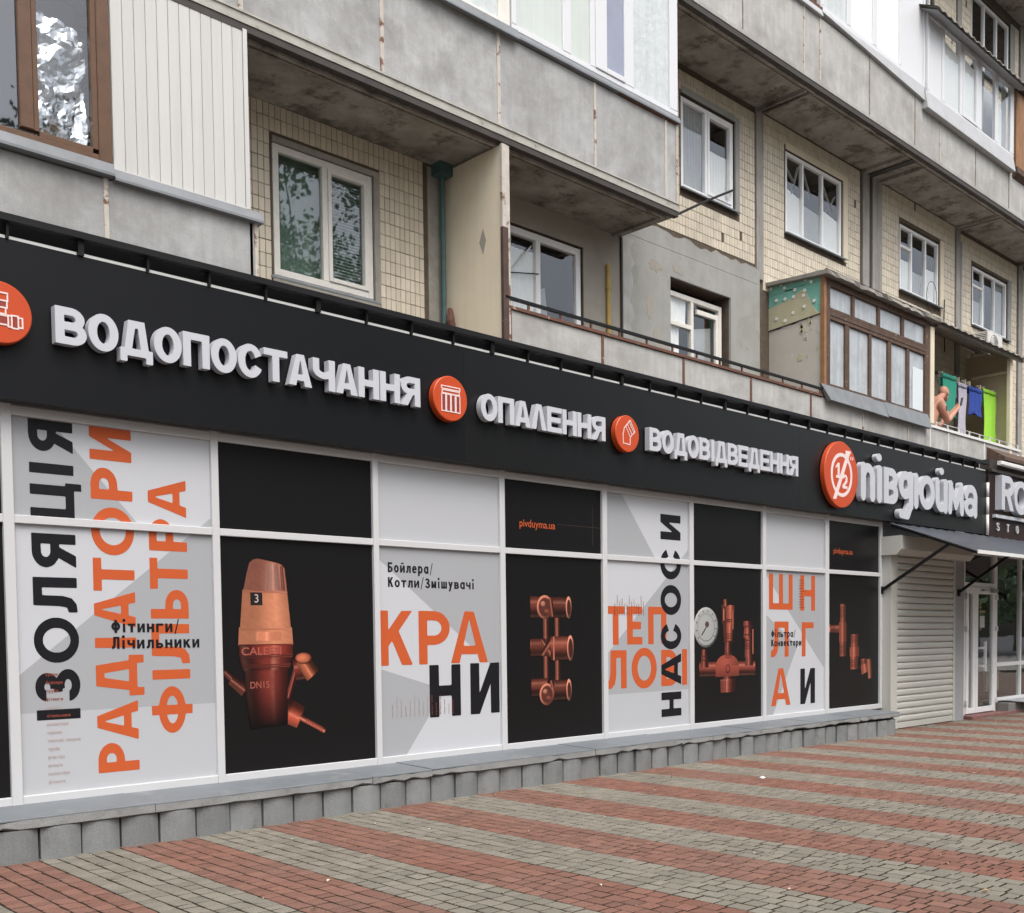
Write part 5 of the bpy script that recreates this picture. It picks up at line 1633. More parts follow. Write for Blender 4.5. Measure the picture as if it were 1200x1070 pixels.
# glazed bay, almost flush with the panels, with its own eave
YB = -.045
f = MB()
f.cbox(17.90, 21.56, YB, YB + .06, 10.64, 10.70, c=.006); f.cbox(17.90, 21.56, YB, YB + .06, 11.93, 12.01, c=.006)
for a, b in ((17.90, 17.98), (18.46, 18.55), (19.17, 19.27), (19.88, 20.08), (20.69, 20.82), (21.40, 21.56)):
    f.cbox(a, b, YB - .001, YB + .06, 10.70, 11.93, c=.006)
f.cbox(19.27, 19.88, YB - .012, YB + .05, 11.87, 11.93, c=.005); f.cbox(19.27, 19.325, YB - .012, YB + .05, 10.70, 11.87, c=.005); f.cbox(19.825, 19.88, YB - .012, YB + .05, 10.70, 11.87, c=.005); f.cbox(19.325, 19.825, YB - .012, YB + .05, 10.70, 10.755, c=.005)
fb = f.build('bay_frame', 'pvc_white', BC)
box('blank_panel', 'pvc_white', fb, 17.98, 18.46, YB + .02, YB + .03, 10.70, 11.93)
for a, b, cur in ((18.55, 19.17, 3), (19.325, 19.825, 3), (20.08, 20.69, 0), (20.82, 21.40, 2)):
    box('pane', 'glass', fb, a, b, YB + .022, YB + .028, 10.70, 11.93)
    if cur == 3:
        q = MB(); q.prism([(a, 10.66), (b, 10.66), (b, 11.70), (a, 11.78)], YB + .036, YB + .042); q.build('curtain', 'sky_glare_white', fb)  # white shape painted in for sky glare, dark eave reflection left above
    if cur == 2:
        q = MB(); q.prism([(a, 10.66), (a + .30, 10.66), (a + .30, 11.42), (a + .16, 11.50), (a + .16, 11.74), (a, 11.80)], YB + .06, YB + .066); q.build('curtain', 'sky_glare_white', fb)  # sky glare on this pane, likewise a white shape
        q = MB(); q.box(b - .2, b, YB + .09, YB + .10, 10.66, 11.9); q.build('curtain', 'curtain_grey', fb)
    if cur == 0:
        cloth_sheet('curtain', 'curtain_grey', fb, a, a + .38, YB + .12, 10.65, 11.9, .03, 3, skew=-.05)
mb = MB(); mb.box(17.90, 21.56, .35, .38, 10.6, 12.0); mb.build('bay_back', 'curtain_grey', BC)
mb = MB(); mb.xprism([(-.105, 10.355), (-.105, 10.37), (YB - .012, 10.655), (.0, 10.66), (.0, 10.355)], 17.78, 21.50); mb.build('bay_skirt', 'flashing_white', BC)
v, fs = [], []
n = 72
for i in range(n + 1):
    x = 17.70 + (21.75 - 17.70) * i / n
    wv = .020 * math.sin(i * 2 * math.pi / 4)
    v += [(x, -.31, 11.875 + wv), (x, .05, 12.06 + wv), (x, .05, 12.075 + wv), (x, -.31, 11.89 + wv)]
for i in range(n):
    for k in range(4):
        k2 = (k + 1) % 4
        fs.append((4 * i + k, 4 * i + k2, 4 * i + 4 + k2, 4 * i + 4 + k))
mb = MB(); mb.add(v, fs); mb.build('bay_roof', 'roof_sheet', BC)
mb = MB(); mb.xprism([(-.27, 11.855), (-.27, 11.865), (.0, 12.005), (.0, 11.99)], 17.76, 21.68); mb.build('eave_board', 'grey_wall', BC)
for k in range(5):
    mb = MB(); mb.cbox(21.66 + k * .15, 21.66 + k * .15 + .146, -.055, .02, 10.50, 11.95, c=.006); mb.build('wooden_board', 'orange_wood', BC)
mb = MB(); mb.xprism([(-.10, 10.38), (-.10, 10.49), (.0, 10.49), (.0, 10.30)], 21.60, 23.2); mb.build('wooden_base', 'old_brown_wood', BC)
mb = MB(); mb.box(21.60, 23.2, -.14, .05, 11.952, 12.03); mb.build('wooden_top', 'drip_dark', BC)
mb = MB(); mb.box(18.5, 27.3, .0, .945, 14.62, 14.78); mb.build('upper_slab', 'soffit', BD)

# -- first floor, right: long open balcony
BE = thing('balcony', (14, 0, 4.3), 'long open grey panel balcony with rusty rail just above the black sign', 'balcony', 'balconies of the apartment building')
mb = MB(); mb.box(8.06, 22.4, .05, .945, 4.16, 4.30); mb.build('floor_slab', 'soffit', BE)
ed = [8.06, 9.59, 11.15, 12.67, 14.23, 15.79, 17.32, 18.86, 20.39]
panels(BE, ed, 4.28, 5.085, 'concrete_pale')
strips(BE, ed[1:5], 4.28, 5.085, .042, 'rust'); strips(BE, [8.075], 4.28, 5.12, .07, 'rust')
strips(BE, ed[5:7], 4.28, 5.085, .03, 'joint_strip'); strips(BE, [18.14, 18.86, 20.39], 4.28, 5.085, .030, 'strip_white')
mb = MB(); mb.prism([(20.40, 4.68), (22.0, 5.03), (22.0, 5.09), (20.40, 5.085)], .0, .05); mb.build('panel', 'concrete_pale', BE)
mb = MB(); mb.prism([(20.38, 4.655), (22.03, 5.01), (22.03, 5.035), (20.38, 4.685)], -.015, .05); mb.build('panel_edge', 'strip_white', BE)
mb = MB(); mb.box(8.06, 14.55, -.022, .03, 5.088, 5.122); mb.build('rusty_rail', 'rust', BE)
mb = MB(); mb.box(8.0, 14.60, -.03, .01, 5.185, 5.215); mb.build('hand_rail', 'black_metal', BE)
for k in range(13):
    mb = MB(); mb.box(8.35 + .51 * k, 8.375 + .51 * k, -.02, .0, 5.122, 5.186); mb.build('rail_stub', 'rust', BE)
mb = MB(); mb.box(18.10, 22.10, -.025, .03, 5.09, 5.135); mb.build('white_rail', 'strip_white', BE)
for k in range(9):
    mb = MB(); mb.box(18.35 + .45 * k, 18.375 + .45 * k, -.02, .0, 5.135, 5.20); mb.build('rail_stub', 'strip_white', BE)
mb = MB(); mb.box(18.12, 22.1, -.012, .005, 5.20, 5.212); mb.build('hand_rail', 'cable_grey', BE)

# -- cream dividing wall between the recess and the open balcony
DV = thing('dividing_wall', (8.0, .5, 4.3), 'cream painted dividing wall with brown edge between the tiled recess and the open balcony', 'wall')
mb = MB(); mb.box(7.985, 8.05, .012, .95, 4.3, 6.795); mb.build('slab', 'cream_paint', DV)
mb = MB(); mb.box(7.972, 8.050, -.030, .010, 4.3, 5.93); mb.build('edge_post', 'edge_brown', DV)
mb = MB(); mb.box(7.974, 8.046, -.024, .010, 5.932, 6.80); mb.build('edge_post', 'joint_strip', DV)
mb = MB(); mb.box(8.05, 8.085, -.02, .02, 4.3, 6.80); mb.build('edge_strip', 'joint_strip', DV)
mb = MB(); mb.add([(7.983, .30, 6.0), (7.983, .36, 5.86), (7.983, .30, 5.72), (7.983, .25, 5.86)], [(0, 1, 2, 3)]); mb.build('bare_patch', 'render_dark', DV)

DP = thing('downpipe', (7.90, .86, 4.6), 'thin green drain pipe with a hopper in the corner of the tiled recess', 'pipe')
mb = MB(); mb.tube([(7.90, .87, 6.70), (7.90, .87, 4.95)], .030, 10); mb.tube([(7.90, .87, 4.95), (7.93, .83, 4.6)], .03, 8); mb.build('pipe', 'pipe_green', DP, smooth=False)
mb = MB(); mb.box(7.80, 7.98, .78, .94, 6.70, 6.85); mb.build('hopper', 'pipe_green', DP)
mb = MB(); mb.tube([(7.96, .84, 5.25), (7.93, .80, 5.1), (7.97, .78, 4.95), (7.94, .80, 4.7)], [.03, .05, .035, .03], 7); mb.build('rusty_stub', 'rust', DP)
GP = thing('gas_pipe', (10.75, .90, 5.0), 'short yellow gas pipe standing on the grey plaster wall of the open balcony', 'pipe')
mb = MB(); mb.tube([(10.75, .905, 6.40), (10.75, .905, 4.9)], .026, 10); mb.tube([(10.75, .905, 6.13), (10.75, .905, 6.08)], .038, 10); mb.build('pipe', 'pipe_yellow', GP)
mb = MB(); mb.tube([(10.99, .0, 6.83), (12.3, .45, 7.50), (13.62, .92, 8.15)], .017, 6)
tag(mb.build('washing_pole', 'black_metal'), 'thin dark pole sticking out from the balcony corner across the tiled wall', 'pole')

# ================================================================== old glazed enclosure on the open balcony
EN = thing('glazed_enclosure', (16.4, .4, 5.2), 'old brown wooden glazed balcony room with teal foam side wall on the open balcony', 'balcony room')
f = MB()
f.cbox(14.64, 14.765, -.02, .06, 5.27, 6.88, c=.01); f.cbox(17.91, 18.09, -.02, .06, 5.24, 6.86, c=.01)
f.cbox(14.765, 17.91, -.02, .06, 6.765, 6.87, c=.008); f.cbox(14.765, 17.91, -.022, .06, 6.33, 6.40, c=.006); f.cbox(14.765, 17.91, -.016, .06, 6.40, 6.452, c=.005); f.cbox(14.765, 17.91, -.016, .06, 6.275, 6.33, c=.005)
f.cbox(14.765, 17.91, -.016, .06, 5.26, 5.315, c=.006)
for a, b in ((15.43, 15.51), (16.25, 16.33), (17.06, 17.15)): f.cbox(a, b, -.014, .06, 6.452, 6.765, c=.006)
for a, b in ((15.22, 15.35), (15.97, 16.05), (16.59, 16.71), (17.25, 17.35)): f.cbox(a, b, -.014, .06, 5.315, 6.275, c=.008)
fe = f.build('window_frame', 'old_brown_wood', EN)
for a, b in ((14.765, 15.43), (15.51, 16.25), (16.33, 17.06), (17.15, 17.91)):
    box('pane', 'dirty_pane', fe, a, b, .02, .026, 6.45, 6.765)
for a, b in ((14.765, 15.22), (15.35, 15.97), (16.05, 16.59), (16.71, 17.25), (17.35, 17.91)):
    box('pane', 'dirty_pane', fe, a, b, .02, .026, 5.31, 6.28)
mb = MB(); mb.box(17.50, 17.87, .006, .018, 5.32, 6.02); mb.build('paper_sheet', 'pane_white_sheet', fe)
mb = MB(); mb.cbox(18.10, 18.24, -.03, .05, 5.15, 6.80, c=.008); mb.build('corner_board', 'cream_paint', EN)
mb = MB(); mb.cbox(14.575, 14.637, -.03, .04, 5.24, 6.92, c=.008); mb.build('edge_board', 'orange_wood', EN)
XS = 14.60
def side(poly, x0, x1, name, m):
    mb = MB(); mb.xprism(poly, x0, x1); return mb.build(name, m, EN)
lo = [(.945, 4.3), (.04, 4.3), (.04, 6.33)] + [(.04 + .905 * k / 10, 6.33 - .08 * k / 10 + .012 * math.sin(k * 2.1)) for k in range(1, 11)]
side(lo, XS, XS + .05, 'lower_wall', 'taupe_render')
rag = [(.10, 6.38), (.17, 6.47), (.24, 6.60), (.30, 6.73), (.38, 6.76), (.48, 6.71), (.6, 6.66), (.75, 6.64), (.945, 6.60)]
mid = [(.945, 6.262), (.04, 6.345), (.04, 6.36)] + rag
side(mid, XS - .012, XS + .05, 'middle_wall', 'olive_render')
side([(.945, 6.255), (.04, 6.335), (.04, 6.348), (.945, 6.268)], XS - .016, XS + .05, 'crack', 'drip_dark')
for y0, y1, z0, z1 in ((.945, .50, 6.80, 7.0), (.496, .04, 6.83, 6.985), (.945, .66, 6.46, 6.797), (.656, .30, 6.46, 6.82), (.296, .04, 6.36, 6.826)):
    g1 = .004
    sl = .04
    P = [(y0, z0), (y1, z0), (y1, z1), (y0, z1)]
    # only above the ragged render edge
    side(P, XS - .004 + .002 * (y1 < .3), XS + .05, 'foam_board', 'teal_foam')
rnd = random.Random(2)
for y, z in ((.90, 6.90), (.72, 6.92), (.66, 6.86), (.30, 6.90), (.20, 6.84), (.48, 6.79), (.31, 6.74), (.80, 6.70), (.65, 6.69), (.50, 6.69), (.33, 6.67), (.15, 6.55), (.51, 6.45), (.32, 6.50), (.80, 6.42), (.65, 6.36)):
    mb = MB(); mb.tube([(XS - .022, y, z), (XS - .005, y, z)], .026, 12); mb.build('dowel_cap', 'dowel_white', EN)
# stepped flaking plaster near the outer corner
for k in range(14):
    y, z = rnd.uniform(.07, .40), rnd.uniform(5.75, 6.30)
    s = rnd.uniform(.02, .06)
    P = [(y + s * math.cos(a) * rnd.uniform(.6, 1.2), z + 1.3 * s * math.sin(a) * rnd.uniform(.6, 1.2)) for a in (0, .8, 1.6, 2.4, 3.2, 4.0, 4.8, 5.6)]
    side(P, XS - .006, XS + .01, 'plaster_flake', rnd.choice(('olive_render', 'taupe_render', 'olive_render')))
rnd = random.Random(6)
v, fs = [], []
n = 30
for i in range(n + 1):
    x = 14.50 + (18.30 - 14.50) * i / n
    e = rnd.uniform(-.016, .016)
    v += [(x, -.13 + rnd.uniform(-.02, .02), 6.865 + e), (x, .95, 6.93 + e * .4), (x, .95, 6.98 + e * .4), (x, -.13 + rnd.uniform(-.02, .02), 6.925 + e)]
for i in range(n):
    for k in range(4):
        k2 = (k + 1) % 4
        fs.append((4 * i + k, 4 * i + k2, 4 * i + 4 + k2, 4 * i + 4 + k))
fs += [(0, 3, 2, 1), (4 * n, 4 * n + 1, 4 * n + 2, 4 * n + 3)]
mb = MB(); mb.add(v, fs); mb.build('roof_sheet', 'roof_sheet', EN)
mb = MB(); mb.box(14.52, 18.28, -.10, -.06, 6.93, 6.955); mb.build('roof_felt', 'drip_dark', EN)
for a, b, dz in ((14.47, 16.05, .0), (16.03, 16.45, -.012), (16.44, 17.99, .004)):
    mb = MB(); mb.add([(a, -.03, 5.275 + dz), (b, -.03, 5.275 + dz), (b - (.0), -.105, 5.03 + dz), (a + (.16 if a < 14.6 else 0), -.105, 5.04 + dz), (a, .0, 5.275 + dz), (b, .0, 5.275 + dz), (b, -.03, 5.03 + dz), (a + (.16 if a < 14.6 else 0), -.03, 5.04 + dz)],
                      [(0, 3, 2, 1), (4, 5, 6, 7), (0, 1, 5, 4), (3, 7, 6, 2), (0, 4, 7, 3), (1, 2, 6, 5)]); mb.build('skirt_sheet', 'flashing', EN)

# ================================================================== canopy over the drying balcony
CN = thing('balcony_canopy', (20.1, .4, 5.2), 'sloping corrugated canopy with cream posts over the balcony with hanging laundry', 'canopy')
v, fs = [], []
n = 56
for i in range(n + 1):
    x = 18.28 + (22.05 - 18.28) * i / n
    wv = .014 * math.sin(i * math.pi / 2)
    v += [(x, -.17, 6.86 + wv), (x, .94, 7.38 + wv), (x, .94, 7.392 + wv), (x, -.17, 6.872 + wv)]
for i in range(n):
    for k in range(4):
        k2 = (k + 1) % 4
        fs.append((4 * i + k, 4 * i + k2, 4 * i + 4 + k2, 4 * i + 4 + k))
mb = MB(); mb.add(v, fs); mb.build('roof_sheet', 'roof_sheet', CN)
for k in range(5):
    y = -.10 + k * .24
    z = 6.86 + (y + .17) * .468
    mb = MB(); mb.box(18.3, 22.0, y, y + .055, z - .075, z - .02); mb.build('rafter', 'roof_sheet', CN)
mb = MB(); mb.cbox(21.58, 21.69, -.01, .06, 4.95, 6.84, c=.008); mb.build('post', 'cream_paint', CN)
mb = MB(); mb.box(21.76, 21.80, .06, .945, 4.3, 7.05); mb.build('side_screen', 'beige_panel', CN)
mb = MB(); mb.box(21.70, 21.76, .10, .80, 6.60, 6.645); mb.build('screen_rail', 'cream_paint', CN)
mb = MB(); mb.add([(18.25, .3, 7.02), (18.9, .35, 7.12), (18.75, .94, 7.42), (18.2, .94, 7.42), (18.3, .3, 6.98), (18.9, .35, 7.08), (18.75, .94, 7.38), (18.2, .94, 7.38)], [(0, 1, 2, 3), (4, 7, 6, 5), (0, 4, 5, 1), (1, 5, 6, 2), (2, 6, 7, 3), (3, 7, 4, 0)]); mb.build('felt_patch', 'black_metal', CN)
mb = MB(); mb.box(18.26, 18.29, .06, .94, 4.3, 7.0); mb.build('dark_partition', 'room_dark', CN)

mb = MB(); mb.tube([(18.3, .36, 6.28), (20.0, .36, 6.235), (21.76, .36, 6.27)], .006, 5)
mb.tube([(18.3, .52, 6.36), (20.0, .52, 6.31), (21.76, .52, 6.35)], .006, 5)
tag(mb.build('clothes_line', 'cable'), 'thin clothes line strung under the balcony canopy carrying the laundry', 'clothes line')

def hanging(name, m, x0, x1, y, z0, z1, fold_h, label, cat, skew=0, waves=3, amp=.016, notch=0):
    """a cloth hung over the line: long front fall, shorter back fall"""
    mb = MB()
    n, nz = 18, 10
    v, f = [], []
    pts = []
    for i in range(n + 1):
        u = i / n
        xx = x0 + (x1 - x0) * u
        col = []
        for j in range(nz + 1):
            t = j / nz
            z = z1 - (z1 - z0) * t
            yy = y - .012 - .02 * min(1, t * 6) + amp * t * math.sin(u * waves * 6.28 + .7) + .006 * math.sin(t * 7 + u * 3)
            xs_ = xx + skew * t + .012 * math.sin(t * 5 + 1) - (u - .5) * .06 * math.sin(t * 3.1)
            if notch and j == nz: z += notch * (1 - abs(2 * u - 1))
            col.append((xs_, yy, z))
        back = []
        for j in range(1, 5):
            t = j / 4
            back.append((xx + .01 * t, y + .02 + .004 * math.sin(u * 14), z1 - fold_h * t))
        pts.append(back[::-1] + col)
    rows = len(pts[0])
    v = [p for c in pts for p in c]
    for i in range(n):
        for j in range(rows - 1):
            a = i * rows + j
            f.append((a, a + rows, a + rows + 1, a + 1))
    mb.add(v, f)
    # folded hem over the front
    v2 = [(x0 + (x1 - x0) * i / n - .008 + skew * .1, y - .034 + .003 * math.sin(i), z1 + .003 - (.075 + .006 * math.sin(i * .6)) * q) for i in range(n + 1) for q in (0, 1)]
    f2 = [(2 * i, 2 * i + 2, 2 * i + 3, 2 * i + 1) for i in range(n)]
    mb.add(v2, f2)
    o = mb.build(name, m, None, smooth=True)
    sol = o.modifiers.new('thick', 'SOLIDIFY'); sol.thickness = .003
    return tag(o, label, cat, 'laundry on the balcony')
hanging('towel', 'cloth_teal', 19.30, 19.90, .34, 5.50, 6.27, .22, 'teal green towel hung behind the bare chested person', 'towel')
hanging('cloth', 'cloth_lavender', 19.97, 20.35, .34, 5.20, 6.20, .3, 'narrow lavender grey patterned cloth hung between the teal and blue laundry', 'cloth', waves=2)
hanging('shorts', 'cloth_blue', 20.43, 21.05, .34, 5.64, 6.20, .12, 'royal blue shorts hung on the balcony line', 'shorts', notch=.10)
hanging('towel', 'cloth_lime', 21.09, 21.70, .34, 5.20, 6.255, .3, 'bright lime green towel, rightmost of the laundry', 'towel', skew=.05)
hanging('shirt', 'cloth_dark', 18.75, 19.25, .52, 5.55, 6.34, .2, 'black garment hung in the shade at the left end of the line', 'garment')
for x, w_ in ((19.33, 'left corner of the teal towel'), (19.86, 'right corner of the teal towel'), (20.02, 'left corner of the lavender cloth'), (20.3, 'right corner of the lavender cloth'), (20.5, 'left side of the blue shorts'), (20.98, 'right side of the blue shorts'), (21.14, 'left corner of the lime towel'), (21.6, 'right corner of the lime towel')):
    mb = MB(); mb.box(x - .009, x + .009, .315, .40, 6.20, 6.30); tag(mb.build('clothes_peg', 'cream_paint'), 'small wooden peg holding the ' + w_, 'peg', 'pegs on the clothes line')

# ================================================================== person leaning on the rail with a phone
def skinned(name, m, joints, edges, root, sub=2):
    me = bpy.data.meshes.new(name)
    me.from_pydata([j[0] for j in joints], edges, [])
    me.materials.append(MATS[m])
    o = bpy.data.objects.new(name, me)
    link(o)
    sk = o.modifiers.new('skin', 'SKIN')
    sk.use_smooth_shade = True
    ly = me.skin_vertices[0] if me.skin_vertices else None
    if ly is None:
        bm = bmesh.new(); bm.from_mesh(me); bm.verts.layers.skin.verify(); bm.to_mesh(me); bm.free()
        ly = me.skin_vertices[0]
    for i, (p, r_) in enumerate(joints):
        ly.data[i].radius = r_ if isinstance(r_, tuple) else (r_, r_)
        ly.data[i].use_root = (i == root)
    ss = o.modifiers.new('sub', 'SUBSURF')
    ss.levels = sub; ss.render_levels = sub
    return o
YM = .17
J = [((18.48, YM + .10, 4.95), (.18, .15)),      # 0 pelvis
     ((18.52, YM + .10, 5.18), (.18, .16)),      # 1 belly
     ((18.60, YM + .09, 5.40), (.195, .16)),     # 2 chest
     ((18.76, YM + .08, 5.60), (.15, .14)),      # 3 upper chest
     ((18.96, YM + .07, 5.72), (.078, .074)),    # 4 neck
     ((19.08, YM + .06, 5.785), (.070, .066)),   # 5 jaw
     ((19.15, YM + .06, 5.84), (.075, .070)),    # 6 head
     ((19.16, YM + .06, 5.90), (.06, .06)),      # 7 crown
     ((18.70, YM - .09, 5.60), (.105, .10)),     # 8 near shoulder
     ((18.78, YM - .13, 5.45), (.080, .076)),    # 9 upper arm
     ((18.88, YM - .14, 5.29), (.060, .058)),    # 10 near elbow
     ((19.20, YM - .10, 5.46), (.047, .045)),    # 11 forearm
     ((19.48, YM - .06, 5.61), (.034, .036)),    # 12 near wrist
     ((19.55, YM - .045, 5.65), (.028, .042)),   # 13 near palm
     ((18.86, YM + .25, 5.57), (.090, .088)),    # 14 far shoulder
     ((19.06, YM + .24, 5.42), (.068, .066)),    # 15 far upper arm
     ((19.26, YM + .20, 5.28), (.054, .052)),    # 16 far elbow
     ((19.40, YM + .12, 5.45), (.048, .046)),    # 17 far forearm
     ((19.51, YM + .03, 5.60), (.031, .034)),    # 18 far wrist
     ((19.55, YM + .01, 5.64), (.028, .038)),    # 19 far palm
     ((18.70, YM + .04, 4.86), (.12, .12)), ((19.10, YM + .02, 4.90), (.09, .09)), ((18.70, YM + .24, 4.86), (.12, .12)), ((19.10, YM + .26, 4.90), (.09, .09)),
     ((19.12, YM + .02, 4.45), (.06, .065)), ((19.12, YM + .26, 4.45), (.06, .065)),
     ((19.10, YM + .02, 4.335), (.04, .04)), ((19.24, YM + .02, 4.325), (.035, .03)), ((19.10, YM + .26, 4.335), (.04, .04)), ((19.24, YM + .26, 4.325), (.035, .03))]
ED = [(0, 1), (1, 2), (2, 3), (3, 4), (4, 5), (5, 6), (6, 7), (3, 8), (8, 9), (9, 10), (10, 11), (11, 12), (12, 13), (3, 14), (14, 15), (15, 16), (16, 17), (17, 18), (18, 19), (0, 20), (20, 21), (0, 22), (22, 23), (21, 24), (23, 25), (24, 26), (26, 27), (25, 28), (28, 29)]
# fingers and thumbs: short chains from each palm, curled round the phone
def fingers(base, idx, ysign):
    bx, by, bz = base
    for k in range(4):
        L = (.050, .056, .053, .042)[k]
        q = len(J)
        off = (-.024 + k * .016)
        J.append(((bx + .028 + off * .5, by - ysign * .012, bz + .030 - off * .8), .0088))
        J.append(((bx + .036 + off * .5, by + ysign * .014, bz + .048 - off * .8), .0082))
        J.append(((bx + .028 + off * .5, by + ysign * (.014 + L * .35), bz + .055 - off * .8), .0072))
        ED.extend([(idx, q), (q, q + 1), (q + 1, q + 2)])
    q = len(J)
    J.append(((bx - .006, by + ysign * .022, bz + .026), .0100)); J.append(((bx + .006, by + ysign * .034, bz + .062), .0085))
    ED.extend([(idx, q), (q, q + 1)])
fingers(J[13][0], 13, 1)
fingers(J[19][0], 19, -1)
PERSON = skinned('person', 'skin', J, ED, 0)
tag(PERSON, 'bald bare chested person leaning on the balcony rail looking at a phone', 'person')
def pchild(name, m, mb, smooth=False):
    o = mb.build(name, m, None, smooth=smooth)
    o.parent = PERSON
    return o
hx, hy, hz = 19.17, YM + .06, 5.86
mb = MB()
def ball(mb, c, rx, ry, rz, n=10, m=7):
    v, f = [], []
    for j in range(1, m):
        th = math.pi * j / m
        for i in range(n):
            a = 2 * math.pi * i / n
            v.append((c[0] + rx * math.sin(th) * math.cos(a), c[1] + ry * math.sin(th) * math.sin(a), c[2] + rz * math.cos(th)))
    tp, bt = len(v), len(v) + 1
    v += [(c[0], c[1], c[2] + rz), (c[0], c[1], c[2] - rz)]
    for j in range(m - 2):
        for i in range(n):
            f.append((j * n + i, (j + 1) * n + i, (j + 1) * n + (i + 1) % n, j * n + (i + 1) % n))
    for i in range(n):
        f += [(tp, i, (i + 1) % n), (bt, (m - 2) * n + (i + 1) % n, (m - 2) * n + i)]
    mb.add(v, f)
ball(mb, (hx, hy, hz + .02), .112, .088, .108, 16, 11)            # cranium
ball(mb, (hx + .045, hy, hz - .055), .072, .066, .082, 14, 9)     # jaw
ball(mb, (hx + .118, hy, hz - .030), .024, .016, .028)            # nose
ball(mb, (hx + .098, hy, hz + .012), .020, .056, .013)            # brow
ball(mb, (hx + .098, hy, hz - .108), .024, .030, .022)            # chin
ball(mb, (hx - .005, hy - .086, hz - .012), .022, .013, .034); ball(mb, (hx - .005, hy + .086, hz - .012), .022, .013, .034)
pchild('face', 'skin', mb, True)
mb = MB(); ball(mb, (hx + .096, hy - .036, hz - .010), .012, .014, .008); ball(mb, (hx + .096, hy + .036, hz - .010), .012, .014, .008); mb.box(hx + .090, hx + .112, hy - .026, hy + .026, hz - .078, hz - .071)
ball(mb, (hx + .02, hy, hz - .085), .078, .064, .060, 12, 7) if False else None
pchild('eyes_and_mouth', 'ink', mb, True)
mb = MB()
for q in range(7):
    a = q * .9
    ball(mb, (18.755 + .022 * math.cos(a), YM - .188 + .004 * math.sin(q), 5.50 + .034 * math.sin(a)), .014, .006, .016, 7, 5)
pchild('tattoo', 'ink', mb, True)
mb = MB(); mb.prism([(19.565, 5.665), (19.645, 5.69), (19.70, 5.845), (19.62, 5.82)], YM - .075, YM - .064)
o = mb.build('phone', 'phone_black', None)
tag(o, 'black phone held up by the bare chested person on the balcony', 'phone')
mb = MB(); mb.box(18.34, 18.80, YM - .08, YM + .34, 4.70, 4.76)
for x in (18.36, 18.75):
    for y in (YM - .06, YM + .30): mb.box(x, x + .03, y, y + .03, 4.30, 4.70)
tag(mb.build('stool', 'old_brown_wood'), 'low wooden stool under the bare chested person behind the balcony panels', 'stool')

# ================================================================== air conditioner on the wall
AC = thing('air_conditioner', (22.38, .76, 7.1), 'white outdoor air conditioner unit hung on the tiled wall under the far right window', 'air conditioner')
mb = MB(); mb.cbox(22.03, 22.73, .60, .90, 7.12, 7.60, c=.02); mb.build('case', 'ac_white', AC)
mb = MB()
for k in range(11):
    mb.box(22.012, 22.030, .64, .87, 7.18 + k * .036, 7.196 + k * .036)
mb.build('louvre', 'ac_white', AC)
mb = MB(); mb.box(22.020, 22.029, .64, .87, 7.17, 7.57); mb.build('louvre_recess', 'drip_dark', AC)
for rr in (.19, .14, .09, .045):
    mb = MB(); mb.tube([(22.30 + rr * math.cos(a * math.pi / 10), .594, 7.36 + rr * math.sin(a * math.pi / 10)) for a in range(21)], .006, 5); mb.build('grille_ring', 'grey_wall', AC)
mb = MB(); mb.box(22.1, 22.13, .60, .95, 7.06, 7.12); mb.box(22.6, 22.63, .60, .95, 7.06, 7.12); mb.build('bracket', 'rust', AC)
mb = MB(); mb.tube([(21.5, .92, 9.3), (21.48, .92, 7.6), (21.55, .90, 7.25), (22.0, .88, 7.2)], .022, 7)
tag(mb.build('drain_hose', 'cable_grey'), 'thin grey hose running down the seam to the air conditioner', 'hose')
mb = MB(); mb.tube([(20.7, .90, 7.0), (20.66, .90, 7.62), (20.68, .90, 8.0)], .012, 6); mb.tube([(20.2 + .22 * math.cos(a * .45), .93, 7.95 + .30 * math.sin(a * .45)) for a in range(15)], .005, 5)
tag(mb.build('loose_cable', 'cable'), 'loose dark cable looping on the tiles under the second window from the right', 'cable')

# ================================================================== roller shutter, awning
SH = thing('roller_shutter', (17.6, -.16, 0), 'closed pale metal roller shutter beside the end of the grey plinth', 'shutter')
zg = -.03
mb = MB(); mb.box(16.395, 16.62, -.172, .05, zg, 3.0); mb.build('guide_rail', 'shutter', SH)
mb = MB(); mb.box(18.72, 18.80, -.172, .05, zg, 2.80); mb.build('guide_rail', 'shutter', SH)
prof = []
P = .109
k = 0
z = zg + .10
mbb = MB(); mbb.cbox(16.62, 18.72, -.160, -.13, zg, zg + .097, c=.006); mbb.build('bottom_bar', 'shutter', SH)
sl = MB(); sl.xprism([(-.142, .003), (-.158, .012), (-.166, .035), (-.166, .075), (-.158, .098), (-.142, .106), (-.130, .106), (-.130, .003)], 16.62, 18.72)
s0 = sl.build('slat', 'shutter', SH); me0 = s0.data
s0.location = (0, 0, z)
z += P
while z < 2.80:
    o = bpy.data.objects.new('slat', me0); link(o); o.parent = SH; o.location = (0, 0, z)
    z += P
mb = MB(); mb.xprism([(-.172, 2.80), (-.30, 2.80), (-.375, 2.885), (-.375, 3.10), (.05, 3.10), (.05, 2.80)], 16.33, 19.10); mb.build('shutter_box', 'shutter', SH)
mb = MB(); mb.box(18.80, 19.18, -.165, .25, -.06, 3.42); tag(mb.build('wall_pier', 'grey_wall'), 'plain grey wall pier between the roller shutter and the white glass door', 'wall')

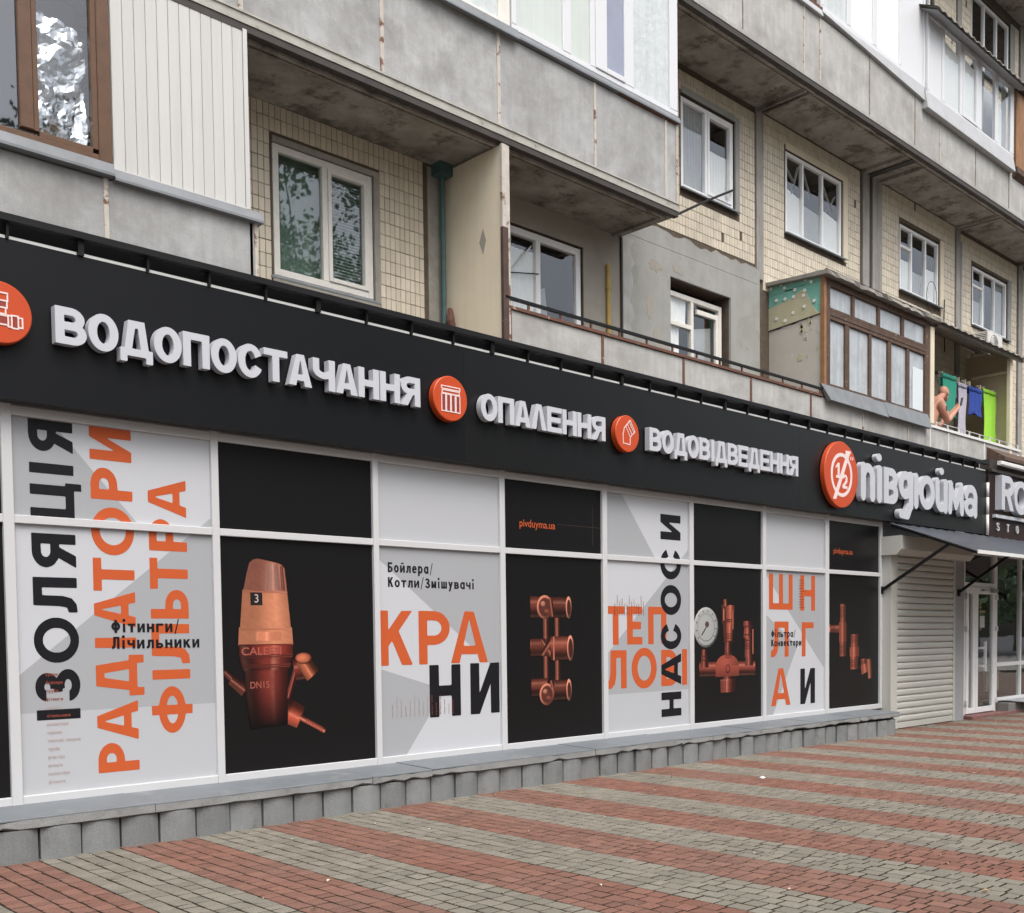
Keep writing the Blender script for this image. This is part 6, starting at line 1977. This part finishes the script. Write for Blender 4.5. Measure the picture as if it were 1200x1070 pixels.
AW = thing('awning', (18.8, -.8, 2.8), 'dark corrugated awning on black struts over the shutter and glass door', 'awning')
v, fs = [], []
n = 90
for i in range(n + 1):
    x = 16.33 + (24.2 - 16.33) * i / n
    wv = .010 * math.sin(i * math.pi / 2)
    v += [(x, -1.58, 2.765 + wv), (x, -.19, 3.30 + wv), (x, -.19, 3.31 + wv), (x, -1.58, 2.775 + wv)]
for i in range(n):
    for k in range(4):
        k2 = (k + 1) % 4
        fs.append((4 * i + k, 4 * i + k2, 4 * i + 4 + k2, 4 * i + 4 + k))
fs += [(0, 3, 2, 1), (4 * n, 4 * n + 1, 4 * n + 2, 4 * n + 3)]
mb = MB(); mb.add(v, fs); mb.build('roof_sheet', 'awning_sheet', AW)
mb = MB(); mb.box(16.33, 24.2, -1.60, -1.585, 2.735, 2.79); mb.build('front_edge', 'strip_white', AW)
for x in (16.36, 18.92, 22.0):
    mb = MB(); mb.bar((x, -.17 if x > 17 else -.04, 2.24), (x, -1.12, 2.90), .035, .045); mb.build('strut', 'black_metal', AW)
    mb = MB(); mb.bar((x, -.19, 3.27), (x, -1.57, 2.745), .03, .03); mb.box(x - .03, x + .03, -.20 if x > 17 else -.05, -.16 if x > 17 else -.035, 2.18, 2.30); mb.build('rafter', 'black_metal', AW)

# ================================================================== neighbouring shop: glass door, window, sign
DO = thing('glass_door', (20.2, 0, 0), 'white framed glass entrance door with long white handle beside the shutter', 'door')
mb = MB()
mb.cbox(19.50, 19.56, -.02, .06, 0, 3.02, c=.004); mb.cbox(20.87, 20.955, -.02, .06, 0, 3.02, c=.004); mb.cbox(19.56, 20.87, -.019, .06, 2.38, 2.46, c=.004); mb.cbox(19.56, 20.87, -.019, .06, 2.98, 3.04, c=.004)
mb.build('door_frame', 'pvc_brightened', DO)
box('pane', 'glass_shop', DO, 19.56, 20.87, .02, .026, 2.46, 2.98)
def leaf(a, b, s):
    q = MB()
    q.cbox(a, a + s, -.045, .02, .03, 2.375, c=.006); q.cbox(b - s, b, -.045, .02, .03, 2.375, c=.006); q.cbox(a + s, b - s, -.044, .02, .03, .13, c=.006); q.cbox(a + s, b - s, -.044, .02, 2.25, 2.375, c=.006)
    l_ = q.build('door_leaf', 'pvc_brightened', DO)
    box('pane', 'glass_shop', l_, a + s, b - s, -.012, -.006, .13, 2.25)
    return l_
leaf(19.565, 19.965, .11)
lf = leaf(19.97, 20.865, .115)
mb = MB(); mb.box(20.205, 20.265, -.13, -.095, .80, 1.36); mb.box(20.10, 20.25, -.12, -.04, .88, .92); mb.box(20.10, 20.25, -.12, -.04, 1.22, 1.26); mb.build('handle', 'pvc_white', lf)
mb = MB(); mb.box(20.20, 20.26, -.10, -.045, 2.30, 2.34); mb.box(20.25, 20.84, -.10, -.075, 2.315, 2.33); mb.box(20.62, 20.84, -.11, -.045, 2.28, 2.35); mb.build('door_closer', 'grey_wall', lf)
mb = MB(); mb.box(20.22, 20.42, -.020, -.014, 1.62, 1.84); mb.build('notice', 'paper', lf)
mb = MB()
for k, (x, z) in enumerate(((20.22, 1.90), (20.30, 1.90), (20.38, 1.90), (20.22, 1.98), (20.22, 1.57), (20.22, 2.05))): mb.box(x, x + .05, -.019, -.014, z, z + .04)
mb.build('sticker', 'pipe_yellow', lf)
for z in (.18, 1.55, 2.15):
    mb = MB(); mb.cbox(20.85, 20.93, -.075, -.02, z, z + .10, c=.01); mb.build('hinge', 'pvc_white', DO); mb = MB(); mb.cbox(19.53, 19.58, -.07, -.02, z, z + .10, c=.01); mb.build('hinge', 'pvc_white', DO)
SW = thing('shop_window', (22.5, 0, .2), 'tall white framed shop window to the right of the glass door', 'window')
mb = MB()
for x in (20.957, 22.16, 23.4, 24.6): mb.cbox(x, x + .055, -.02, .06, .2, 3.02, c=.004)
for a, b in ((21.012, 22.16), (22.215, 23.4), (23.455, 24.6)):
    mb.cbox(a, b, -.019, .06, .20, .262, c=.004); mb.cbox(a, b, -.019, .06, .87, .945, c=.004); mb.cbox(a, b, -.019, .06, 2.98, 3.04, c=.004)
fr_ = mb.build('window_frame', 'pvc_brightened', SW)
for a, b in ((21.012, 22.16), (22.215, 23.4), (23.455, 24.6)):
    box('pane', 'glass_shop', SW, a, b, .02, .026, .262, .87); box('pane', 'glass_shop', SW, a, b, .02, .026, .945, 2.98)
mb = MB(); mb.box(19.3, 27, 2.6, 2.65, -.1, 3.4); mb.box(19.25, 19.3, .3, 2.65, -.1, 3.4); mb.box(26.95, 27, .06, 2.65, -.1, 3.4); mb.box(19.25, 27, .08, 2.65, 3.15, 3.2); mb.box(24.66, 27, .0, .06, -.1, 3.2)
mb.build('shop_room', 'shop_dark', SW)
mb = MB(); mb.box(19.25, 27, .08, 2.65, -.08, -.03); mb.build('shop_floor', 'stone_grey', SW)
mb = MB(); mb.box(19.18, 27.2, .0, .06, 3.04, 3.42); mb.build('header', 'grey_wall', SW)
RA = thing('radiator', (21.6, .35, .3), 'white ribbed radiator seen through the lower shop window pane', 'radiator')
for k in range(8):
    mb = MB(); mb.cbox(21.32 + k * .075, 21.385 + k * .075, .30, .36, .36, .72, c=.012); mb.build('rib', 'ac_white', RA)
mb = MB(); mb.box(21.30, 21.95, .29, .37, .72, .78); mb.build('top_cover', 'ac_white', RA)
mb = MB(); mb.box(21.04, 21.10, .12, .16, .26, .48); mb.box(21.12, 21.18, .12, .16, .26, .48); mb.box(21.20, 21.24, .13, .16, .26, .48)
tag(mb.build('booklets', 'paper'), 'white booklets standing inside the lower shop window at its left end', 'booklets')
mb = MB(); mb.cbox(20.2, 20.75, .4, .9, .0, .42, c=.02); tag(mb.build('carton', 'beige_panel'), 'brown carton standing on the floor behind the glass door', 'carton')
ST = thing('door_step', (20.6, -.2, -.05), 'low pink stone doorstep in front of the white glass door', 'step')
mb = MB(); mb.cbox(19.30, 21.6, -.28, .08, -.06, .015, c=.006); mb.build('slab', 'pink_stone', ST)
SB = thing('window_ledge', (23, -.2, 0), 'low grey stone ledge with bent metal sheet under the right shop window', 'ledge')
mb = MB(); mb.cbox(20.98, 21.60, -.26, -.025, -.06, .165, c=.01); mb.build('ledge_block', 'stone_grey', SB)
mb = MB(); mb.cbox(21.605, 25, -.40, -.025, -.06, .175, c=.01); mb.build('ledge_block', 'stone_grey', SB)
mb = MB(); mb.xprism([(-.43, .178), (-.43, .186), (-.03, .205), (-.03, .197)], 21.3, 25); mb.build('metal_sheet', 'flashing_white', SB)

NS = thing('neighbour_sign', (21.5, -.2, 3.2), 'dark brown sign board with large raised white Latin letters at the right edge', 'shop sign')
mb = MB(); mb.box(20.11, 25, -.20, -.04, 3.19, 4.54); mb.build('board', 'brown_sign', NS)
mb = MB(); mb.box(20.11, 25, -.26, -.20, 4.50, 4.55); mb.build('top_rail', 'drip_dark', NS)
letter('letter', 'R', 'sign_white', NS, (20.40, 20.96, 3.81, 4.45), -.33, .125, .235)
letter('letter', 'O', 'sign_white', NS, (20.99, 21.66, 3.78, 4.40), -.33, .125, .22)
mb = MB(); mb.box(20.30, 25, -.26, -.20, 3.665, 3.725); mb.build('white_bar', 'sign_white', NS)
for ch, x in (('S', 20.46), ('T', 20.93), ('O', 21.38)):
    letter('letter', ch, 'sign_white', NS, (x, x + .115, 3.43, 3.58), -.225, .022, .20)
for a, b in ((20.30, 21.55), (21.62, 24)):
    mb = MB(); mb.cbox(a, b, -.36, -.28, 4.625, 4.70, c=.012); mb.build('lamp_bar', 'strip_white', NS)
mb = MB(); mb.xprism([(-.34, 4.74), (-.34, 4.80), (.0, 5.02), (.0, 4.74)], 20.5, 25); mb.build('cover_board', 'old_brown_wood', NS)
mb = MB(); mb.box(20.2, 25, -.19, .0, 4.54, 4.74); mb.build('upper_board', 'drip_dark', NS)

# ================================================================== trees across the street (seen as reflections in the glass)
rnd = random.Random(17)
mb = MB()
def tree(x, y, h, cr, leaves, ls=1.0):
    mb.tube([(x, y, -.1), (x + .1, y, h * .35), (x + rnd.uniform(-.4, .4), y, h * .75)], [.22, .16, .06], 7, 1)
    cl = []
    for _ in range(9):
        a, rr = rnd.uniform(0, 6.28), cr * rnd.uniform(.2, .75)
        c = Vector((x + rr * math.cos(a), y + rr * math.sin(a), h * rnd.uniform(.28, .90)))
        cl.append((c, cr * rnd.uniform(.35, .55)))
        mb.tube([(x + .05, y, h * .35), tuple(c)], [.07, .02], 5, 1)
    for _ in range(leaves):
        c, r_ = rnd.choice(cl)
        d_ = Vector((rnd.gauss(0, 1), rnd.gauss(0, 1), rnd.gauss(0, .85))).normalized() * r_ * rnd.uniform(.5, 1.05)
        p = c + d_
        s = rnd.uniform(.12, .26) * ls
        u = Vector((rnd.gauss(0, 1), rnd.gauss(0, 1), rnd.gauss(0, 1))).normalized() * s
        w_ = u.orthogonal().normalized() * s * .6
        mb.add([p - u, p - w_, p + u, p + w_], [(0, 1, 2, 3)], 0)
for x_, h_ in ((9, 15), (13.5, 18), (17.5, 19.5), (20.5, 21), (23.5, 20), (27, 18.5)):
    tree(x_, -19.5 - rnd.uniform(0, 3), h_, rnd.uniform(3.2, 3.8), 6500, .55)
for k in range(16):  # denser unseen row, added to cut low sky light on the shop front
    tree(-34 + k * 8.2 + rnd.uniform(-1, 1), -22 - rnd.uniform(0, 4), rnd.uniform(10.5, 13.5), rnd.uniform(4.0, 4.8), 1500, 1.7)
tag(mb.build('street_trees', ['foliage', 'bark'], fix=False), kind='stuff')

bpy.context.view_layer.update()
